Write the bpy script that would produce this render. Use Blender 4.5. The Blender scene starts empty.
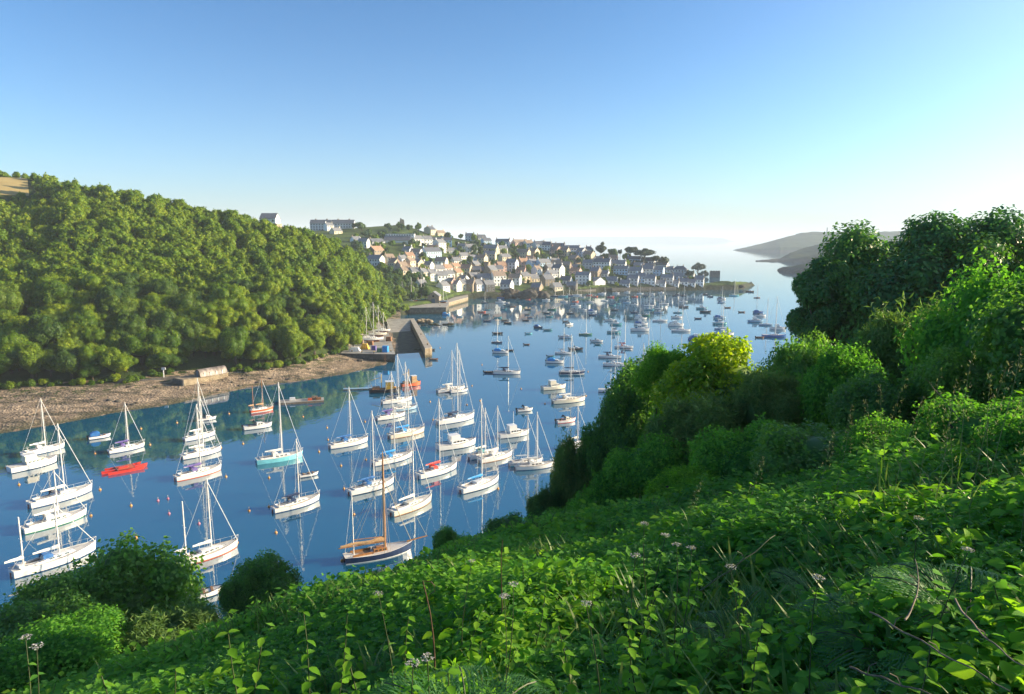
import bpy, math, random
import numpy as np
from mathutils import Vector, Matrix
random.seed(7); RNG = np.random.default_rng(11)
PI = math.pi; R = math.radians
scene = bpy.context.scene
COL = scene.collection

# ------------------------------------------------------------------ camera model (places things where sight lines meet the ground or water)
F = 700.0; CAMZ = 46.0; HOR = 239.0
PITCH = math.atan((347 - HOR) / F); CP, SP = math.cos(PITCH), math.sin(PITCH)
def ray(px, py):
    x = (px - 512) / F; y = (347 - py) / F
    return x, CP + SP * y, -SP + CP * y
def W(px, py, z=0.0):
    a, b, c = ray(px, py); t = (z - CAMZ) / c
    return (a * t, b * t, z)
def at(px, py, d):
    a, b, c = ray(px, py); t = d / math.hypot(a, b)
    return (a * t, b * t, CAMZ + c * t)
def th_d(x, y): return math.atan2(x, y), math.hypot(x, y)
def hit(px, py, H, d0=60, d1=1200, step=2.0):
    a, b, c = ray(px, py); h = math.hypot(a, b); t = np.arange(d0, d1, step) / h
    m = (CAMZ + c * t) <= H(a * t, b * t)
    if not m.any(): return None
    t = float(t[int(np.argmax(m))]); return (a * t, b * t, CAMZ + c * t)

# ------------------------------------------------------------------ smooth noise
_ns = {}
def nz(x, y, scale, seed=0, n=7):
    k = (seed, n)
    if k not in _ns:
        r = np.random.default_rng(seed + 100)
        _ns[k] = (r.uniform(0, 2 * PI, n), r.uniform(0.6, 1.7, n), r.uniform(0, 2 * PI, n))
    a, f, p = _ns[k]; s = 0
    for i in range(n):
        s = s + np.sin((x * math.cos(a[i]) + y * math.sin(a[i])) * f[i] * 2 * PI / scale + p[i] + 1.3 * np.sin((x * math.sin(a[i]) - y * math.cos(a[i])) * f[i] * 3.1 / scale + p[i]))
    return s / n * 1.6

# ------------------------------------------------------------------ tagging
def tag(o, label=None, cat=None, group=None, kind=None):
    if label: o['label'] = label
    if cat: o['category'] = cat
    if group: o['group'] = group
    if kind: o['kind'] = kind
    return o
def empty(name, loc, rz=0.0, sc=1.0):
    o = bpy.data.objects.new(name, None); COL.objects.link(o)
    o.location = loc; o.rotation_euler = (0, 0, rz); o.scale = (sc, sc, sc); o.empty_display_size = 0.5
    return o
def link(name, me, parent=None, mats=()):
    o = bpy.data.objects.new(name, me); COL.objects.link(o)
    if parent: o.parent = parent
    return o
def ordn(n):
    return ['', 'first', 'second', 'third', 'fourth', 'fifth', 'sixth', 'seventh', 'eighth', 'ninth', 'tenth', 'eleventh', 'twelfth', 'thirteenth', 'fourteenth', 'fifteenth', 'sixteenth', 'seventeenth', 'eighteenth', 'nineteenth'][n] if n < 20 else '%d%s' % (n, {1: 'st', 2: 'nd', 3: 'rd'}.get(n % 10, 'th'))
def copy_tree(o, parent=None):
    c = o.copy(); COL.objects.link(c)
    if parent: c.parent = parent
    for ch in list(o.children): copy_tree(ch, c)
    return c

# ------------------------------------------------------------------ mesh builder for solid objects
class MB:
    def __init__(s): s.v = []; s.f = []; s.m = []
    def add(s, vs, fs, m=0):
        b = len(s.v); s.v += [tuple(p) for p in vs]; s.f += [tuple(i + b for i in f) for f in fs]; s.m += [m] * len(fs); return s
    def box(s, x0, x1, y0, y1, z0, z1, m=0, tx=1.0, ty=1.0):
        cx, cy = (x0 + x1) / 2, (y0 + y1) / 2
        q = [(x0, y0), (x1, y0), (x1, y1), (x0, y1)]
        vs = [(x, y, z0) for x, y in q] + [(cx + (x - cx) * tx, cy + (y - cy) * ty, z1) for x, y in q]
        return s.add(vs, [(3, 2, 1, 0), (4, 5, 6, 7), (0, 1, 5, 4), (1, 2, 6, 5), (2, 3, 7, 6), (3, 0, 4, 7)], m)
    def tube(s, pts, r, n=6, m=0, cap=True):
        pts = [Vector(p) for p in pts]; rs = r if isinstance(r, (list, tuple)) else [r] * len(pts)
        vs = []; fs = []
        for i, p in enumerate(pts):
            d = (pts[min(i + 1, len(pts) - 1)] - pts[max(i - 1, 0)]).normalized()
            u = d.cross(Vector((0, 0, 1)) if abs(d.z) < .9 else Vector((1, 0, 0))).normalized(); w = d.cross(u)
            for k in range(n):
                a = 2 * PI * k / n; vs.append(p + (u * math.cos(a) + w * math.sin(a)) * rs[i])
        for i in range(len(pts) - 1):
            for k in range(n):
                a = i * n + k; b = i * n + (k + 1) % n; fs.append((a, b, b + n, a + n))
        if cap: fs.append(tuple(range(n))[::-1]); fs.append(tuple((len(pts) - 1) * n + k for k in range(n)))
        return s.add(vs, fs, m)
    def rings(s, rings, m=0, cap0=True, cap1=True, closed=True):
        n = len(rings[0]); vs = [p for r_ in rings for p in r_]; fs = []
        for i in range(len(rings) - 1):
            for k in range(n if closed else n - 1):
                a = i * n + k; b = i * n + (k + 1) % n; fs.append((a, b, b + n, a + n))
        if cap0: fs.append(tuple(range(n))[::-1])
        if cap1: fs.append(tuple((len(rings) - 1) * n + k for k in range(n)))
        return s.add(vs, fs, m)
    def prism(s, poly, z0, z1, m=0, mt=None):
        n = len(poly); vs = [(p[0], p[1], z0) for p in poly] + [(p[0], p[1], z1 if len(p) < 3 else p[2]) for p in poly]
        ar = sum(poly[i][0] * poly[(i + 1) % n][1] - poly[(i + 1) % n][0] * poly[i][1] for i in range(n))
        fs = [(i, (i + 1) % n, (i + 1) % n + n, i + n) for i in range(n)]; top = tuple(range(n, 2 * n))
        if ar < 0: fs = [f[::-1] for f in fs]; top = top[::-1]
        s.add(vs, fs, m); s.add([vs[i] for i in top], [tuple(range(n))], m if mt is None else mt)
        return s
    def ball(s, c, r, n=8, k=5, sz=1.0, m=0):
        rg = []
        for j in range(1, k):
            a = PI * j / k; rg.append([(c[0] + r * math.sin(a) * math.cos(2 * PI * i / n), c[1] + r * math.sin(a) * math.sin(2 * PI * i / n), c[2] - sz * r * math.cos(a)) for i in range(n)])
        return s.rings(rg, m)
    def build(s, name, mats, parent=None, smooth=False):
        me = bpy.data.meshes.new(name); me.from_pydata(s.v, [], s.f)
        if not isinstance(mats, (list, tuple)): mats = [mats]
        for q in mats: me.materials.append(q)
        if len(mats) > 1: me.polygons.foreach_set('material_index', s.m)
        if smooth:
            me.polygons.foreach_set('use_smooth', [True] * len(me.polygons))
            try: me.set_sharp_from_angle(angle=R(40))
            except Exception: pass
        me.update(); return link(name, me, parent)

# ------------------------------------------------------------------ fast triangle meshes (foliage, terrain)
def tri_mesh(name, V, T, mat, tint=None, smooth=False, quads=False):
    me = bpy.data.meshes.new(name); V = np.ascontiguousarray(V, dtype=np.float32); T = np.ascontiguousarray(T, dtype=np.int32); k = T.shape[1]
    me.vertices.add(len(V)); me.vertices.foreach_set('co', V.ravel())
    me.loops.add(T.size); me.loops.foreach_set('vertex_index', T.ravel())
    me.polygons.add(len(T)); me.polygons.foreach_set('loop_start', np.arange(0, T.size, k, dtype=np.int32))
    try: me.polygons.foreach_set('loop_total', np.full(len(T), k, dtype=np.int32))
    except Exception: pass
    if smooth: me.polygons.foreach_set('use_smooth', np.ones(len(T), dtype=bool))
    if tint is not None:
        a = me.attributes.new('tint', 'FLOAT', 'POINT'); a.data.foreach_set('value', np.ascontiguousarray(tint, dtype=np.float32))
    me.update(calc_edges=True)
    if mat: me.materials.append(mat)
    return me
def norm(a): return a / (np.linalg.norm(a, axis=-1, keepdims=True) + 1e-9)
# leaf templates: x across, y along, z up
LQ = (np.array([(0, 0, 0), (.34, .45, .06), (0, 1, -.05), (-.34, .45, .06)]), np.array([(0, 1, 2), (0, 2, 3)]))
LL = (np.array([(0, 0, 0), (.22, .16, .05), (.33, .42, .07), (.2, .74, 0), (0, 1, -.14), (-.2, .74, 0), (-.33, .42, .07), (-.22, .16, .05), (0, .3, -.01), (0, .65, -.06)]),
      np.array([(0, 1, 8), (1, 2, 8), (2, 9, 8), (2, 3, 9), (3, 4, 9), (4, 5, 9), (5, 6, 9), (6, 8, 9), (6, 7, 8), (7, 0, 8)]))
LB = (np.array([(.06, 0, 0), (-.06, 0, 0), (.055, .4, .03), (-.055, .4, .03), (.035, .75, -.05), (-.035, .75, -.05), (0, 1, -.22)]),
      np.array([(0, 2, 3), (0, 3, 1), (2, 4, 5), (2, 5, 3), (4, 6, 5)]))
def leaves(tmpl, pos, nrm, along, size, tint):
    """pos (N,3), nrm up direction, along = leaf direction (made orthogonal), size (N,)"""
    tv, tt = tmpl; N = len(pos); nrm = norm(nrm); y = norm(along - nrm * np.sum(along * nrm, 1, keepdims=True)); x = np.cross(y, nrm)
    V = pos[:, None, :] + size[:, None, None] * (tv[None, :, 0:1] * x[:, None] + tv[None, :, 1:2] * y[:, None] + tv[None, :, 2:3] * nrm[:, None])
    T = tt[None] + (np.arange(N) * len(tv))[:, None, None]
    return V.reshape(-1, 3), T.reshape(-1, 3), np.repeat(tint, len(tv))
def cat(parts):
    V, T, C = [], [], []; b = 0
    for v, t, c in parts: V.append(v); T.append(t + b); C.append(c); b += len(v)
    return np.concatenate(V), np.concatenate(T), np.concatenate(C)
def ico(sub=1):
    p = (1 + 5 ** .5) / 2
    v = [(-1, p, 0), (1, p, 0), (-1, -p, 0), (1, -p, 0), (0, -1, p), (0, 1, p), (0, -1, -p), (0, 1, -p), (p, 0, -1), (p, 0, 1), (-p, 0, -1), (-p, 0, 1)]
    f = [(0, 11, 5), (0, 5, 1), (0, 1, 7), (0, 7, 10), (0, 10, 11), (1, 5, 9), (5, 11, 4), (11, 10, 2), (10, 7, 6), (7, 1, 8), (3, 9, 4), (3, 4, 2), (3, 2, 6), (3, 6, 8), (3, 8, 9), (4, 9, 5), (2, 4, 11), (6, 2, 10), (8, 6, 7), (9, 8, 1)]
    v = [list(norm(np.array(q, float))) for q in v]
    for _ in range(sub):
        mid = {}; nf = []
        def g(a, b):
            k = (min(a, b), max(a, b))
            if k not in mid: mid[k] = len(v); v.append(list(norm((np.array(v[a]) + np.array(v[b])) / 2)))
            return mid[k]
        for a, b, c in f: ab, bc, ca = g(a, b), g(b, c), g(c, a); nf += [(a, ab, ca), (b, bc, ab), (c, ca, bc), (ab, bc, ca)]
        f = nf
    return np.array(v), np.array(f)
ICO0, ICO1, ICO2 = ico(0), ico(1), ico(2)

# ------------------------------------------------------------------ materials
def newmat(name):
    m = bpy.data.materials.new(name); m.use_nodes = True; nt = m.node_tree; nt.nodes.clear()
    return m, nt
def N_(nt, t, **kw):
    n = nt.nodes.new(t)
    for k, v in kw.items(): setattr(n, k, v)
    return n
def mixc(nt, fac, a, b, mode='MIX'):
    n = nt.nodes.new('ShaderNodeMix'); n.data_type = 'RGBA'; n.blend_type = mode
    for s, v in ((0, fac), (6, a), (7, b)):
        if hasattr(v, 'is_linked') or hasattr(v, 'links'): nt.links.new(v, n.inputs[s])
        else: n.inputs[s].default_value = v if s == 0 else (*v, 1)
    return n.outputs[2]
def mat(name, col, rough=.6, var=.12, scale=3.0, col2=None, bump=0.0, metallic=0.0, spec=.5, bscale=None, coat=0.0, streak=False):
    m, nt = newmat(name); b = N_(nt, 'ShaderNodeBsdfPrincipled'); o = N_(nt, 'ShaderNodeOutputMaterial'); nt.links.new(b.outputs[0], o.inputs[0])
    tc = N_(nt, 'ShaderNodeTexCoord'); no = N_(nt, 'ShaderNodeTexNoise'); no.inputs['Scale'].default_value = scale; no.inputs['Detail'].default_value = 5
    src = tc.outputs['Object']
    if streak:
        mp = N_(nt, 'ShaderNodeMapping'); mp.inputs['Scale'].default_value = (1, 1, .15); nt.links.new(src, mp.inputs[0]); src = mp.outputs[0]
    nt.links.new(src, no.inputs['Vector'])
    mr = N_(nt, 'ShaderNodeMapRange'); mr.inputs[1].default_value = .35; mr.inputs[2].default_value = .65; nt.links.new(no.outputs['Fac'], mr.inputs[0])
    c2 = col2 or tuple(c * (1 - var * 2) for c in col)
    nt.links.new(mixc(nt, mr.outputs[0], col, c2), b.inputs['Base Color'])
    b.inputs['Roughness'].default_value = rough; b.inputs['Metallic'].default_value = metallic; b.inputs['Specular IOR Level'].default_value = spec; b.inputs['Coat Weight'].default_value = coat
    if bump:
        n2 = N_(nt, 'ShaderNodeTexNoise'); n2.inputs['Scale'].default_value = bscale or scale * 3; n2.inputs['Detail'].default_value = 6; nt.links.new(tc.outputs['Object'], n2.inputs['Vector'])
        bp = N_(nt, 'ShaderNodeBump'); bp.inputs['Strength'].default_value = bump; bp.inputs['Distance'].default_value = .3; nt.links.new(n2.outputs['Fac'], bp.inputs['Height']); nt.links.new(bp.outputs[0], b.inputs['Normal'])
    return m
def leafmat(name, c0, c1, c2, trans=.35, rough=.45, objvar=.5, gloss=.25):
    """per-leaf tint 0..1 runs c0 -> c1 -> c2, whole plant varies a little by object"""
    m, nt = newmat(name); L = nt.links
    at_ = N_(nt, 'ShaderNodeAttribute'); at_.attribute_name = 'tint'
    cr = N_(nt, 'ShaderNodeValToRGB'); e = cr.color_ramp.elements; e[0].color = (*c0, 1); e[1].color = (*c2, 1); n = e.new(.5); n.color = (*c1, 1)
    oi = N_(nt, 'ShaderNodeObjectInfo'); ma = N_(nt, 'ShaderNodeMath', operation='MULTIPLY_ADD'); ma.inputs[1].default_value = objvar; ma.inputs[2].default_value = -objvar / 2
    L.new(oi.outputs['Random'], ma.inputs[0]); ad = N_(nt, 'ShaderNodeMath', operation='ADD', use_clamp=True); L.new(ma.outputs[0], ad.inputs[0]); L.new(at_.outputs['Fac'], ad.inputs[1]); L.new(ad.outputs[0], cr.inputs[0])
    p = N_(nt, 'ShaderNodeBsdfPrincipled'); p.inputs['Roughness'].default_value = rough; p.inputs['Specular IOR Level'].default_value = gloss
    L.new(cr.outputs[0], p.inputs['Base Color']); t = N_(nt, 'ShaderNodeBsdfTranslucent')
    L.new(mixc(nt, 1.0, cr.outputs[0], (1.5, 1.5, .5), 'MULTIPLY'), t.inputs[0])
    mx = N_(nt, 'ShaderNodeMixShader'); mx.inputs[0].default_value = trans; L.new(p.outputs[0], mx.inputs[1]); L.new(t.outputs[0], mx.inputs[2])
    o = N_(nt, 'ShaderNodeOutputMaterial'); L.new(mx.outputs[0], o.inputs[0]); return m

M = {}
M['wood_leaf'] = leafmat('wood_leaf', (.045, .105, .006), (.115, .205, .006), (.24, .30, .008), .38, .5, 1.0)
M['wood_leaf_dark'] = leafmat('wood_leaf_dark', (.03, .075, .010), (.08, .145, .012), (.15, .21, .016), .3, .5, .6)
M['wood_leaf_gold'] = leafmat('wood_leaf_gold', (.07, .13, .008), (.165, .25, .010), (.30, .35, .014), .35, .5, .6)
M['town_leaf'] = leafmat('town_leaf', (.025, .065, .018), (.055, .115, .022), (.11, .17, .025), .3, .5, .6)
M['pine_leaf'] = leafmat('pine_leaf', (.012, .03, .014), (.022, .05, .02), (.04, .07, .025), .15, .5, .2)
M['dark_leaf'] = leafmat('dark_leaf', (.06, .165, .045), (.115, .27, .05), (.18, .36, .055), .48, .4, .3)
M['big_leaf'] = leafmat('big_leaf', (.038, .135, .05), (.075, .215, .055), (.15, .30, .05), .35, .4, .2)
M['gold_leaf'] = leafmat('gold_leaf', (.10, .24, .012), (.26, .40, .014), (.48, .54, .018), .45, .45, .1)  # yellow-green foliage with the glow of low sun painted into its colour
M['gorse_leaf'] = leafmat('gorse_leaf', (.08, .18, .055), (.14, .25, .065), (.22, .29, .08), .4, .6, .4)
M['under_leaf'] = leafmat('under_leaf', (.045, .17, .045), (.115, .32, .045), (.22, .46, .06), .5, .62, .0, .1)
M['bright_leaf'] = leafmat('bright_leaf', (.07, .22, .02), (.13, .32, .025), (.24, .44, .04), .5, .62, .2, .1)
M['fern_leaf'] = leafmat('fern_leaf', (.04, .14, .05), (.07, .21, .055), (.12, .29, .06), .35, .45, .3, .4)
M['grass_leaf'] = leafmat('grass_leaf', (.04, .12, .02), (.09, .19, .035), (.22, .27, .09), .35, .5, .3, .3)
M['straw'] = leafmat('straw', (.20, .24, .10), (.30, .33, .16), (.42, .42, .25), .2, .6, .3)
M['petal'] = leafmat('petal', (.30, .30, .34), (.42, .42, .44), (.55, .55, .52), .3, .6, .3)
M['bark'] = mat('bark', (.09, .07, .05), .9, .3, 4, bump=.5)
M['stem'] = mat('stem', (.07, .10, .03), .6, .3, 20)
M['red_stem'] = mat('red_stem', (.12, .06, .03), .6, .3, 20)
M['dead_stem'] = mat('dead_stem', (.2, .16, .11), .8, .3, 20)
M['white_gel'] = mat('white_gel', (.80, .78, .74), .28, .04, .8, coat=.4)
M['cream_gel'] = mat('cream_gel', (.74, .68, .54), .3, .05, .8, coat=.4)
M['navy'] = mat('navy', (.02, .035, .09), .25, .1, 1, coat=.5)
M['blue'] = mat('blue', (.03, .15, .42), .4, .12, 2)
M['brightblue'] = mat('brightblue', (.02, .30, .72), .6, .15, 3)
M['paleblue'] = mat('paleblue', (.30, .48, .62), .35, .1, 1, coat=.3)
M['turquoise'] = mat('turquoise', (.22, .66, .74), .3, .1, 1, coat=.4)
M['red'] = mat('red', (.62, .045, .03), .35, .12, 2, coat=.3)
M['orange_red'] = mat('orange_red', (.70, .13, .04), .4, .15, 2)
M['green'] = mat('green', (.04, .22, .12), .4, .1, 2)
M['teal'] = mat('teal', (.08, .34, .38), .4, .1, 2)
M['black'] = mat('black', (.015, .016, .02), .4, .1, 2)
M['purple'] = mat('purple', (.14, .10, .34), .7, .2, 3)
M['antifoul_red'] = mat('antifoul_red', (.30, .07, .04), .7, .2, 3)
M['antifoul_blue'] = mat('antifoul_blue', (.03, .07, .2), .7, .2, 3)
M['deck'] = mat('deck', (.66, .63, .57), .55, .08, 3)
M['teak'] = mat('teak', (.34, .20, .10), .6, .2, 5)
M['varnish'] = mat('varnish', (.42, .19, .06), .3, .2, 3, coat=.5)
M['tan_canvas'] = mat('tan_canvas', (.58, .36, .18), .8, .15, 4, bump=.2)
M['white_canvas'] = mat('white_canvas', (.76, .75, .72), .8, .08, 4)
M['alloy'] = mat('alloy', (.78, .74, .68), .35, .05, 2, metallic=.1)
M['wire'] = mat('wire', (.62, .60, .56), .4, .05, 2)
M['glass'] = mat('glass', (.025, .035, .045), .08, .1, 2, spec=.8)
M['rope'] = mat('rope', (.4, .36, .28), .9, .1, 8)
M['buoy_orange'] = mat('buoy_orange', (.78, .36, .08), .45, .15, 4)
M['buoy_pink'] = mat('buoy_pink', (.62, .20, .28), .45, .15, 4)
M['yellow'] = mat('yellow', (.72, .42, .04), .6, .15, 3)
M['rust'] = mat('rust', (.34, .16, .07), .8, .3, 3, bump=.3)
M['w_white'] = mat('w_white', (.86, .85, .81), .8, .06, .8, streak=True)
M['w_cream'] = mat('w_cream', (.70, .60, .42), .8, .07, .8, streak=True)
M['w_blue'] = mat('w_blue', (.45, .62, .78), .8, .07, .8, streak=True)
M['w_pink'] = mat('w_pink', (.66, .42, .34), .8, .07, .8, streak=True)
M['w_grey'] = mat('w_grey', (.56, .58, .59), .85, .1, .8, streak=True)
M['w_stone'] = mat('w_stone', (.36, .29, .21), .9, .2, 1.5, bump=.5)
M['w_darkstone'] = mat('w_darkstone', (.13, .125, .115), .9, .25, 1.2, bump=.6)
M['r_slate'] = mat('r_slate', (.24, .245, .26), .6, .18, 1.2, bump=.2)
M['r_dark'] = mat('r_dark', (.13, .14, .165), .55, .18, 1.2, bump=.2)
M['r_tile'] = mat('r_tile', (.42, .26, .17), .75, .2, 1.2, bump=.2)
M['r_brown'] = mat('r_brown', (.33, .25, .19), .75, .2, 1.2, bump=.2)
M['trim'] = mat('trim', (.7, .7, .68), .5, .05, 2)
M['door'] = mat('door', (.10, .14, .2), .5, .1, 2)
M['quay_stone'] = mat('quay_stone', (.42, .33, .21), .9, .25, .9, bump=.6)
M['quay_top'] = mat('quay_top', (.40, .36, .30), .9, .15, .5, bump=.3)
M['weed'] = mat('weed', (.035, .05, .022), .8, .4, .5, bump=.6, bscale=2)
M['rock'] = mat('rock', (.085, .075, .06), .9, .3, .6, bump=.8, bscale=1.2)
M['concrete'] = mat('concrete', (.36, .34, .30), .9, .2, .4, bump=.3)
M['tin'] = mat('tin', (.32, .27, .24), .6, .3, .9, metallic=.2, streak=True)
M['timber'] = mat('timber', (.28, .2, .13), .8, .3, 3, bump=.3)

def ground_mat(name, low, high, zs, n1, n2, sc=.25, bump=.7):
    """rock below zs metres, vegetation n1/n2 patches above"""
    m, nt = newmat(name); L = nt.links; b = N_(nt, 'ShaderNodeBsdfPrincipled'); o = N_(nt, 'ShaderNodeOutputMaterial'); L.new(b.outputs[0], o.inputs[0]); b.inputs['Roughness'].default_value = .95; b.inputs['Specular IOR Level'].default_value = .15
    g = N_(nt, 'ShaderNodeNewGeometry'); sx = N_(nt, 'ShaderNodeSeparateXYZ'); L.new(g.outputs['Position'], sx.inputs[0])
    a = N_(nt, 'ShaderNodeTexNoise'); a.inputs['Scale'].default_value = sc; a.inputs['Detail'].default_value = 8; L.new(g.outputs['Position'], a.inputs['Vector'])
    a2 = N_(nt, 'ShaderNodeTexNoise'); a2.inputs['Scale'].default_value = sc * 7; a2.inputs['Detail'].default_value = 6; L.new(g.outputs['Position'], a2.inputs['Vector'])
    r1 = N_(nt, 'ShaderNodeMapRange'); r1.inputs[1].default_value = .4; r1.inputs[2].default_value = .6; L.new(a.outputs[0], r1.inputs[0])
    r2 = N_(nt, 'ShaderNodeMapRange'); r2.inputs[1].default_value = .38; r2.inputs[2].default_value = .62; L.new(a2.outputs[0], r2.inputs[0])
    veg = mixc(nt, r1.outputs[0], n1, n2); rk = mixc(nt, r2.outputs[0], low, high)
    ma = N_(nt, 'ShaderNodeMath', operation='MULTIPLY_ADD'); L.new(a2.outputs[0], ma.inputs[0]); ma.inputs[1].default_value = 4.0; L.new(sx.outputs['Z'], ma.inputs[2])
    r3 = N_(nt, 'ShaderNodeMapRange'); r3.inputs[1].default_value = zs + 1.5; r3.inputs[2].default_value = zs + 2.5; L.new(ma.outputs[0], r3.inputs[0])
    L.new(mixc(nt, r3.outputs[0], rk, veg), b.inputs['Base Color'])
    bp = N_(nt, 'ShaderNodeBump'); bp.inputs['Strength'].default_value = bump; bp.inputs['Distance'].default_value = .6; L.new(a2.outputs[0], bp.inputs['Height']); L.new(bp.outputs[0], b.inputs['Normal'])
    return m
M['hill_ground'] = ground_mat('hill_ground', (.17, .13, .09), (.28, .21, .145), 2.2, (.035, .06, .015), (.05, .075, .02))
M['village_ground'] = ground_mat('village_ground', (.018, .026, .012), (.045, .05, .03), 4.5, (.045, .075, .018), (.08, .12, .025), .08)
M['near_ground'] = ground_mat('near_ground', (.05, .045, .03), (.09, .08, .05), 2.0, (.012, .028, .010), (.03, .05, .016), .8)
M['cape_ground'] = ground_mat('cape_ground', (.02, .026, .024), (.045, .05, .042), 7, (.012, .036, .010), (.024, .055, .016), .02)
M['quay_stone'] = ground_mat('quay_stone', (.045, .05, .025), (.09, .08, .05), .9, (.27, .215, .15), (.40, .33, .23), .6, .9)
M['sea_stone'] = ground_mat('sea_stone', (.03, .035, .02), (.06, .06, .04), 1.0, (.10, .095, .085), (.17, .16, .14), .6, .9)
M['field'] = mat('field', (.42, .32, .12), .95, .12, .05)

def water_mat():
    m, nt = newmat('sea_water'); L = nt.links; b = N_(nt, 'ShaderNodeBsdfPrincipled'); o = N_(nt, 'ShaderNodeOutputMaterial'); L.new(b.outputs[0], o.inputs[0])
    b.inputs['Roughness'].default_value = .03; b.inputs['IOR'].default_value = 3.5
    g = N_(nt, 'ShaderNodeNewGeometry')
    n0 = N_(nt, 'ShaderNodeTexNoise'); n0.inputs['Scale'].default_value = .012; n0.inputs['Detail'].default_value = 3; L.new(g.outputs['Position'], n0.inputs['Vector'])
    L.new(mixc(nt, n0.outputs[0], (.002, .082, .155), (.003, .10, .185)), b.inputs['Base Color'])
    mp = N_(nt, 'ShaderNodeMapping'); mp.inputs['Rotation'].default_value = (0, 0, R(25)); mp.inputs['Scale'].default_value = (1, .55, 1); L.new(g.outputs['Position'], mp.inputs[0])
    n1 = N_(nt, 'ShaderNodeTexNoise'); n1.inputs['Scale'].default_value = 1.1; n1.inputs['Detail'].default_value = 3; L.new(mp.outputs[0], n1.inputs['Vector'])
    n2 = N_(nt, 'ShaderNodeTexNoise'); n2.inputs['Scale'].default_value = .22; n2.inputs['Detail'].default_value = 2; L.new(mp.outputs[0], n2.inputs['Vector'])
    # calm and ruffled patches
    n3 = N_(nt, 'ShaderNodeTexNoise'); n3.inputs['Scale'].default_value = .02; n3.inputs['Detail'].default_value = 4; L.new(mp.outputs[0], n3.inputs['Vector'])
    r3 = N_(nt, 'ShaderNodeMapRange'); r3.inputs[1].default_value = .4; r3.inputs[2].default_value = .62; r3.inputs[3].default_value = .45; r3.inputs[4].default_value = 1.5; L.new(n3.outputs[0], r3.inputs[0])
    ad = N_(nt, 'ShaderNodeMath', operation='MULTIPLY_ADD'); ad.inputs[1].default_value = .35; L.new(n1.outputs[0], ad.inputs[0]); L.new(n2.outputs[0], ad.inputs[2])
    mu = N_(nt, 'ShaderNodeMath', operation='MULTIPLY'); L.new(ad.outputs[0], mu.inputs[0]); L.new(r3.outputs[0], mu.inputs[1])
    bp = N_(nt, 'ShaderNodeBump'); bp.inputs['Strength'].default_value = 1.0; bp.inputs['Distance'].default_value = .028; L.new(mu.outputs[0], bp.inputs['Height']); L.new(bp.outputs[0], b.inputs['Normal'])
    return m
M['water'] = water_mat()
# ------------------------------------------------------------------ terrain
def table(rows, fn):
    """rows of pixels -> sorted arrays (theta, d, z)"""
    out = sorted([(*th_d(*p[:2]), p[2]) for p in (fn(*r) for r in rows)])
    a = np.array(out); return a[:, 0], a[:, 1], a[:, 2]
def grid_mesh(name, X, Y, Z, mat_, smooth=True):
    n, m = X.shape; V = np.stack([X, Y, Z], -1).reshape(-1, 3); i = np.arange(n * m).reshape(n, m)
    Q = np.stack([i[:-1, :-1], i[:-1, 1:], i[1:, 1:], i[1:, :-1]], -1).reshape(-1, 4)
    return tri_mesh(name, V, Q, mat_, smooth=smooth)
def polar_patch(name, H, th0, th1, nth, d0, d1, nd, mat_):
    th = np.linspace(th0, th1, nth)[:, None]; d = np.linspace(d0, d1, nd)[None]
    X = np.sin(th) * d; Y = np.cos(th) * d; Z = H(X, Y)
    o = link(name, grid_mesh(name, X, Y, Z, mat_)); tag(o, kind='structure'); return o

# --- the sea
w = MB(); w.add([(-30000, -2000, 0), (30000, -2000, 0), (30000, 30000, 0), (-30000, 30000, 0)], [(0, 1, 2, 3)])
tag(w.build('water', M['water']), kind='structure')
w = MB(); w.add([(-30000, -2000, -6), (30000, -2000, -6), (30000, 30000, -6), (-30000, 30000, -6)], [(0, 1, 2, 3)])
tag(w.build('seabed', M['near_ground']), kind='structure')

# --- wooded hill across the creek, on the left
S1 = table([(-420, 470, 0), (-250, 462, 0), (-100, 448, 0), (0, 434, 0), (60, 424, 0), (120, 412, 0), (170, 405, 0), (200, 398, 0), (250, 387, 0), (300, 381, 0), (345, 374, 0), (385, 365, 0), (400, 352, 0), (404, 340, 0), (408, 330, 0)], W)
T1 = table([(-420, 420, 3), (-250, 404, 3), (-100, 394, 3), (0, 389, 3), (60, 385, 3), (130, 381, 3), (180, 373, 3), (250, 370, 3), (300, 364, 3), (345, 350, 3), (365, 335, 3), (385, 315, 3), (400, 308, 3)], W)
def rz(px, py, d, off=8.0):
    x, y, z = at(px, py, d); return x, y, max(z - off, .5)
R1 = table([(-420, 150, 520), (-250, 158, 480), (-100, 164, 505, 4), (0, 168.5, 500, 4), (34, 173, 492, 4), (60, 176, 430), (150, 193, 405), (230, 209, 392), (280, 222, 384), (320, 233, 385), (345, 243, 390), (365, 257, 400), (378, 275, 425), (388, 297, 450), (400, 306, 470)], rz)
def H1(x, y):
    th = np.arctan2(x, y); d = np.hypot(x, y)
    s = np.interp(th, S1[0], S1[1]); t = np.interp(th, T1[0], T1[1]); r = np.interp(th, R1[0], R1[1]); zr = np.interp(th, R1[0], R1[2])
    t = np.maximum(t, s + 4); r = np.maximum(r, t + 30)
    u = np.clip((d - t) / (r - t), 0, 1); up = 3 + (zr - 3) * (u * 1.15 - .15 * u * u) + nz(x, y, 70, 1) * 2.2 * np.sin(PI * u)
    be = 3 * (np.clip((d - s) / (t - s), 0, 1)) ** .8 + nz(x, y, 9, 2) * .16 + nz(x, y, 3.2, 3) * .07
    z = np.where(d < s, -(s - d) * .12 + nz(x, y, 9, 2) * .1, np.where(d < t, be, up)); back = np.maximum(zr - (d - r) * .03, -3)
    z = np.where(d > r, np.where(zr > 6, back, zr - (d - r) * .05), z)
    return np.maximum(z, -4)
th_l = math.atan2(-1.0, .9)
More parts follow.
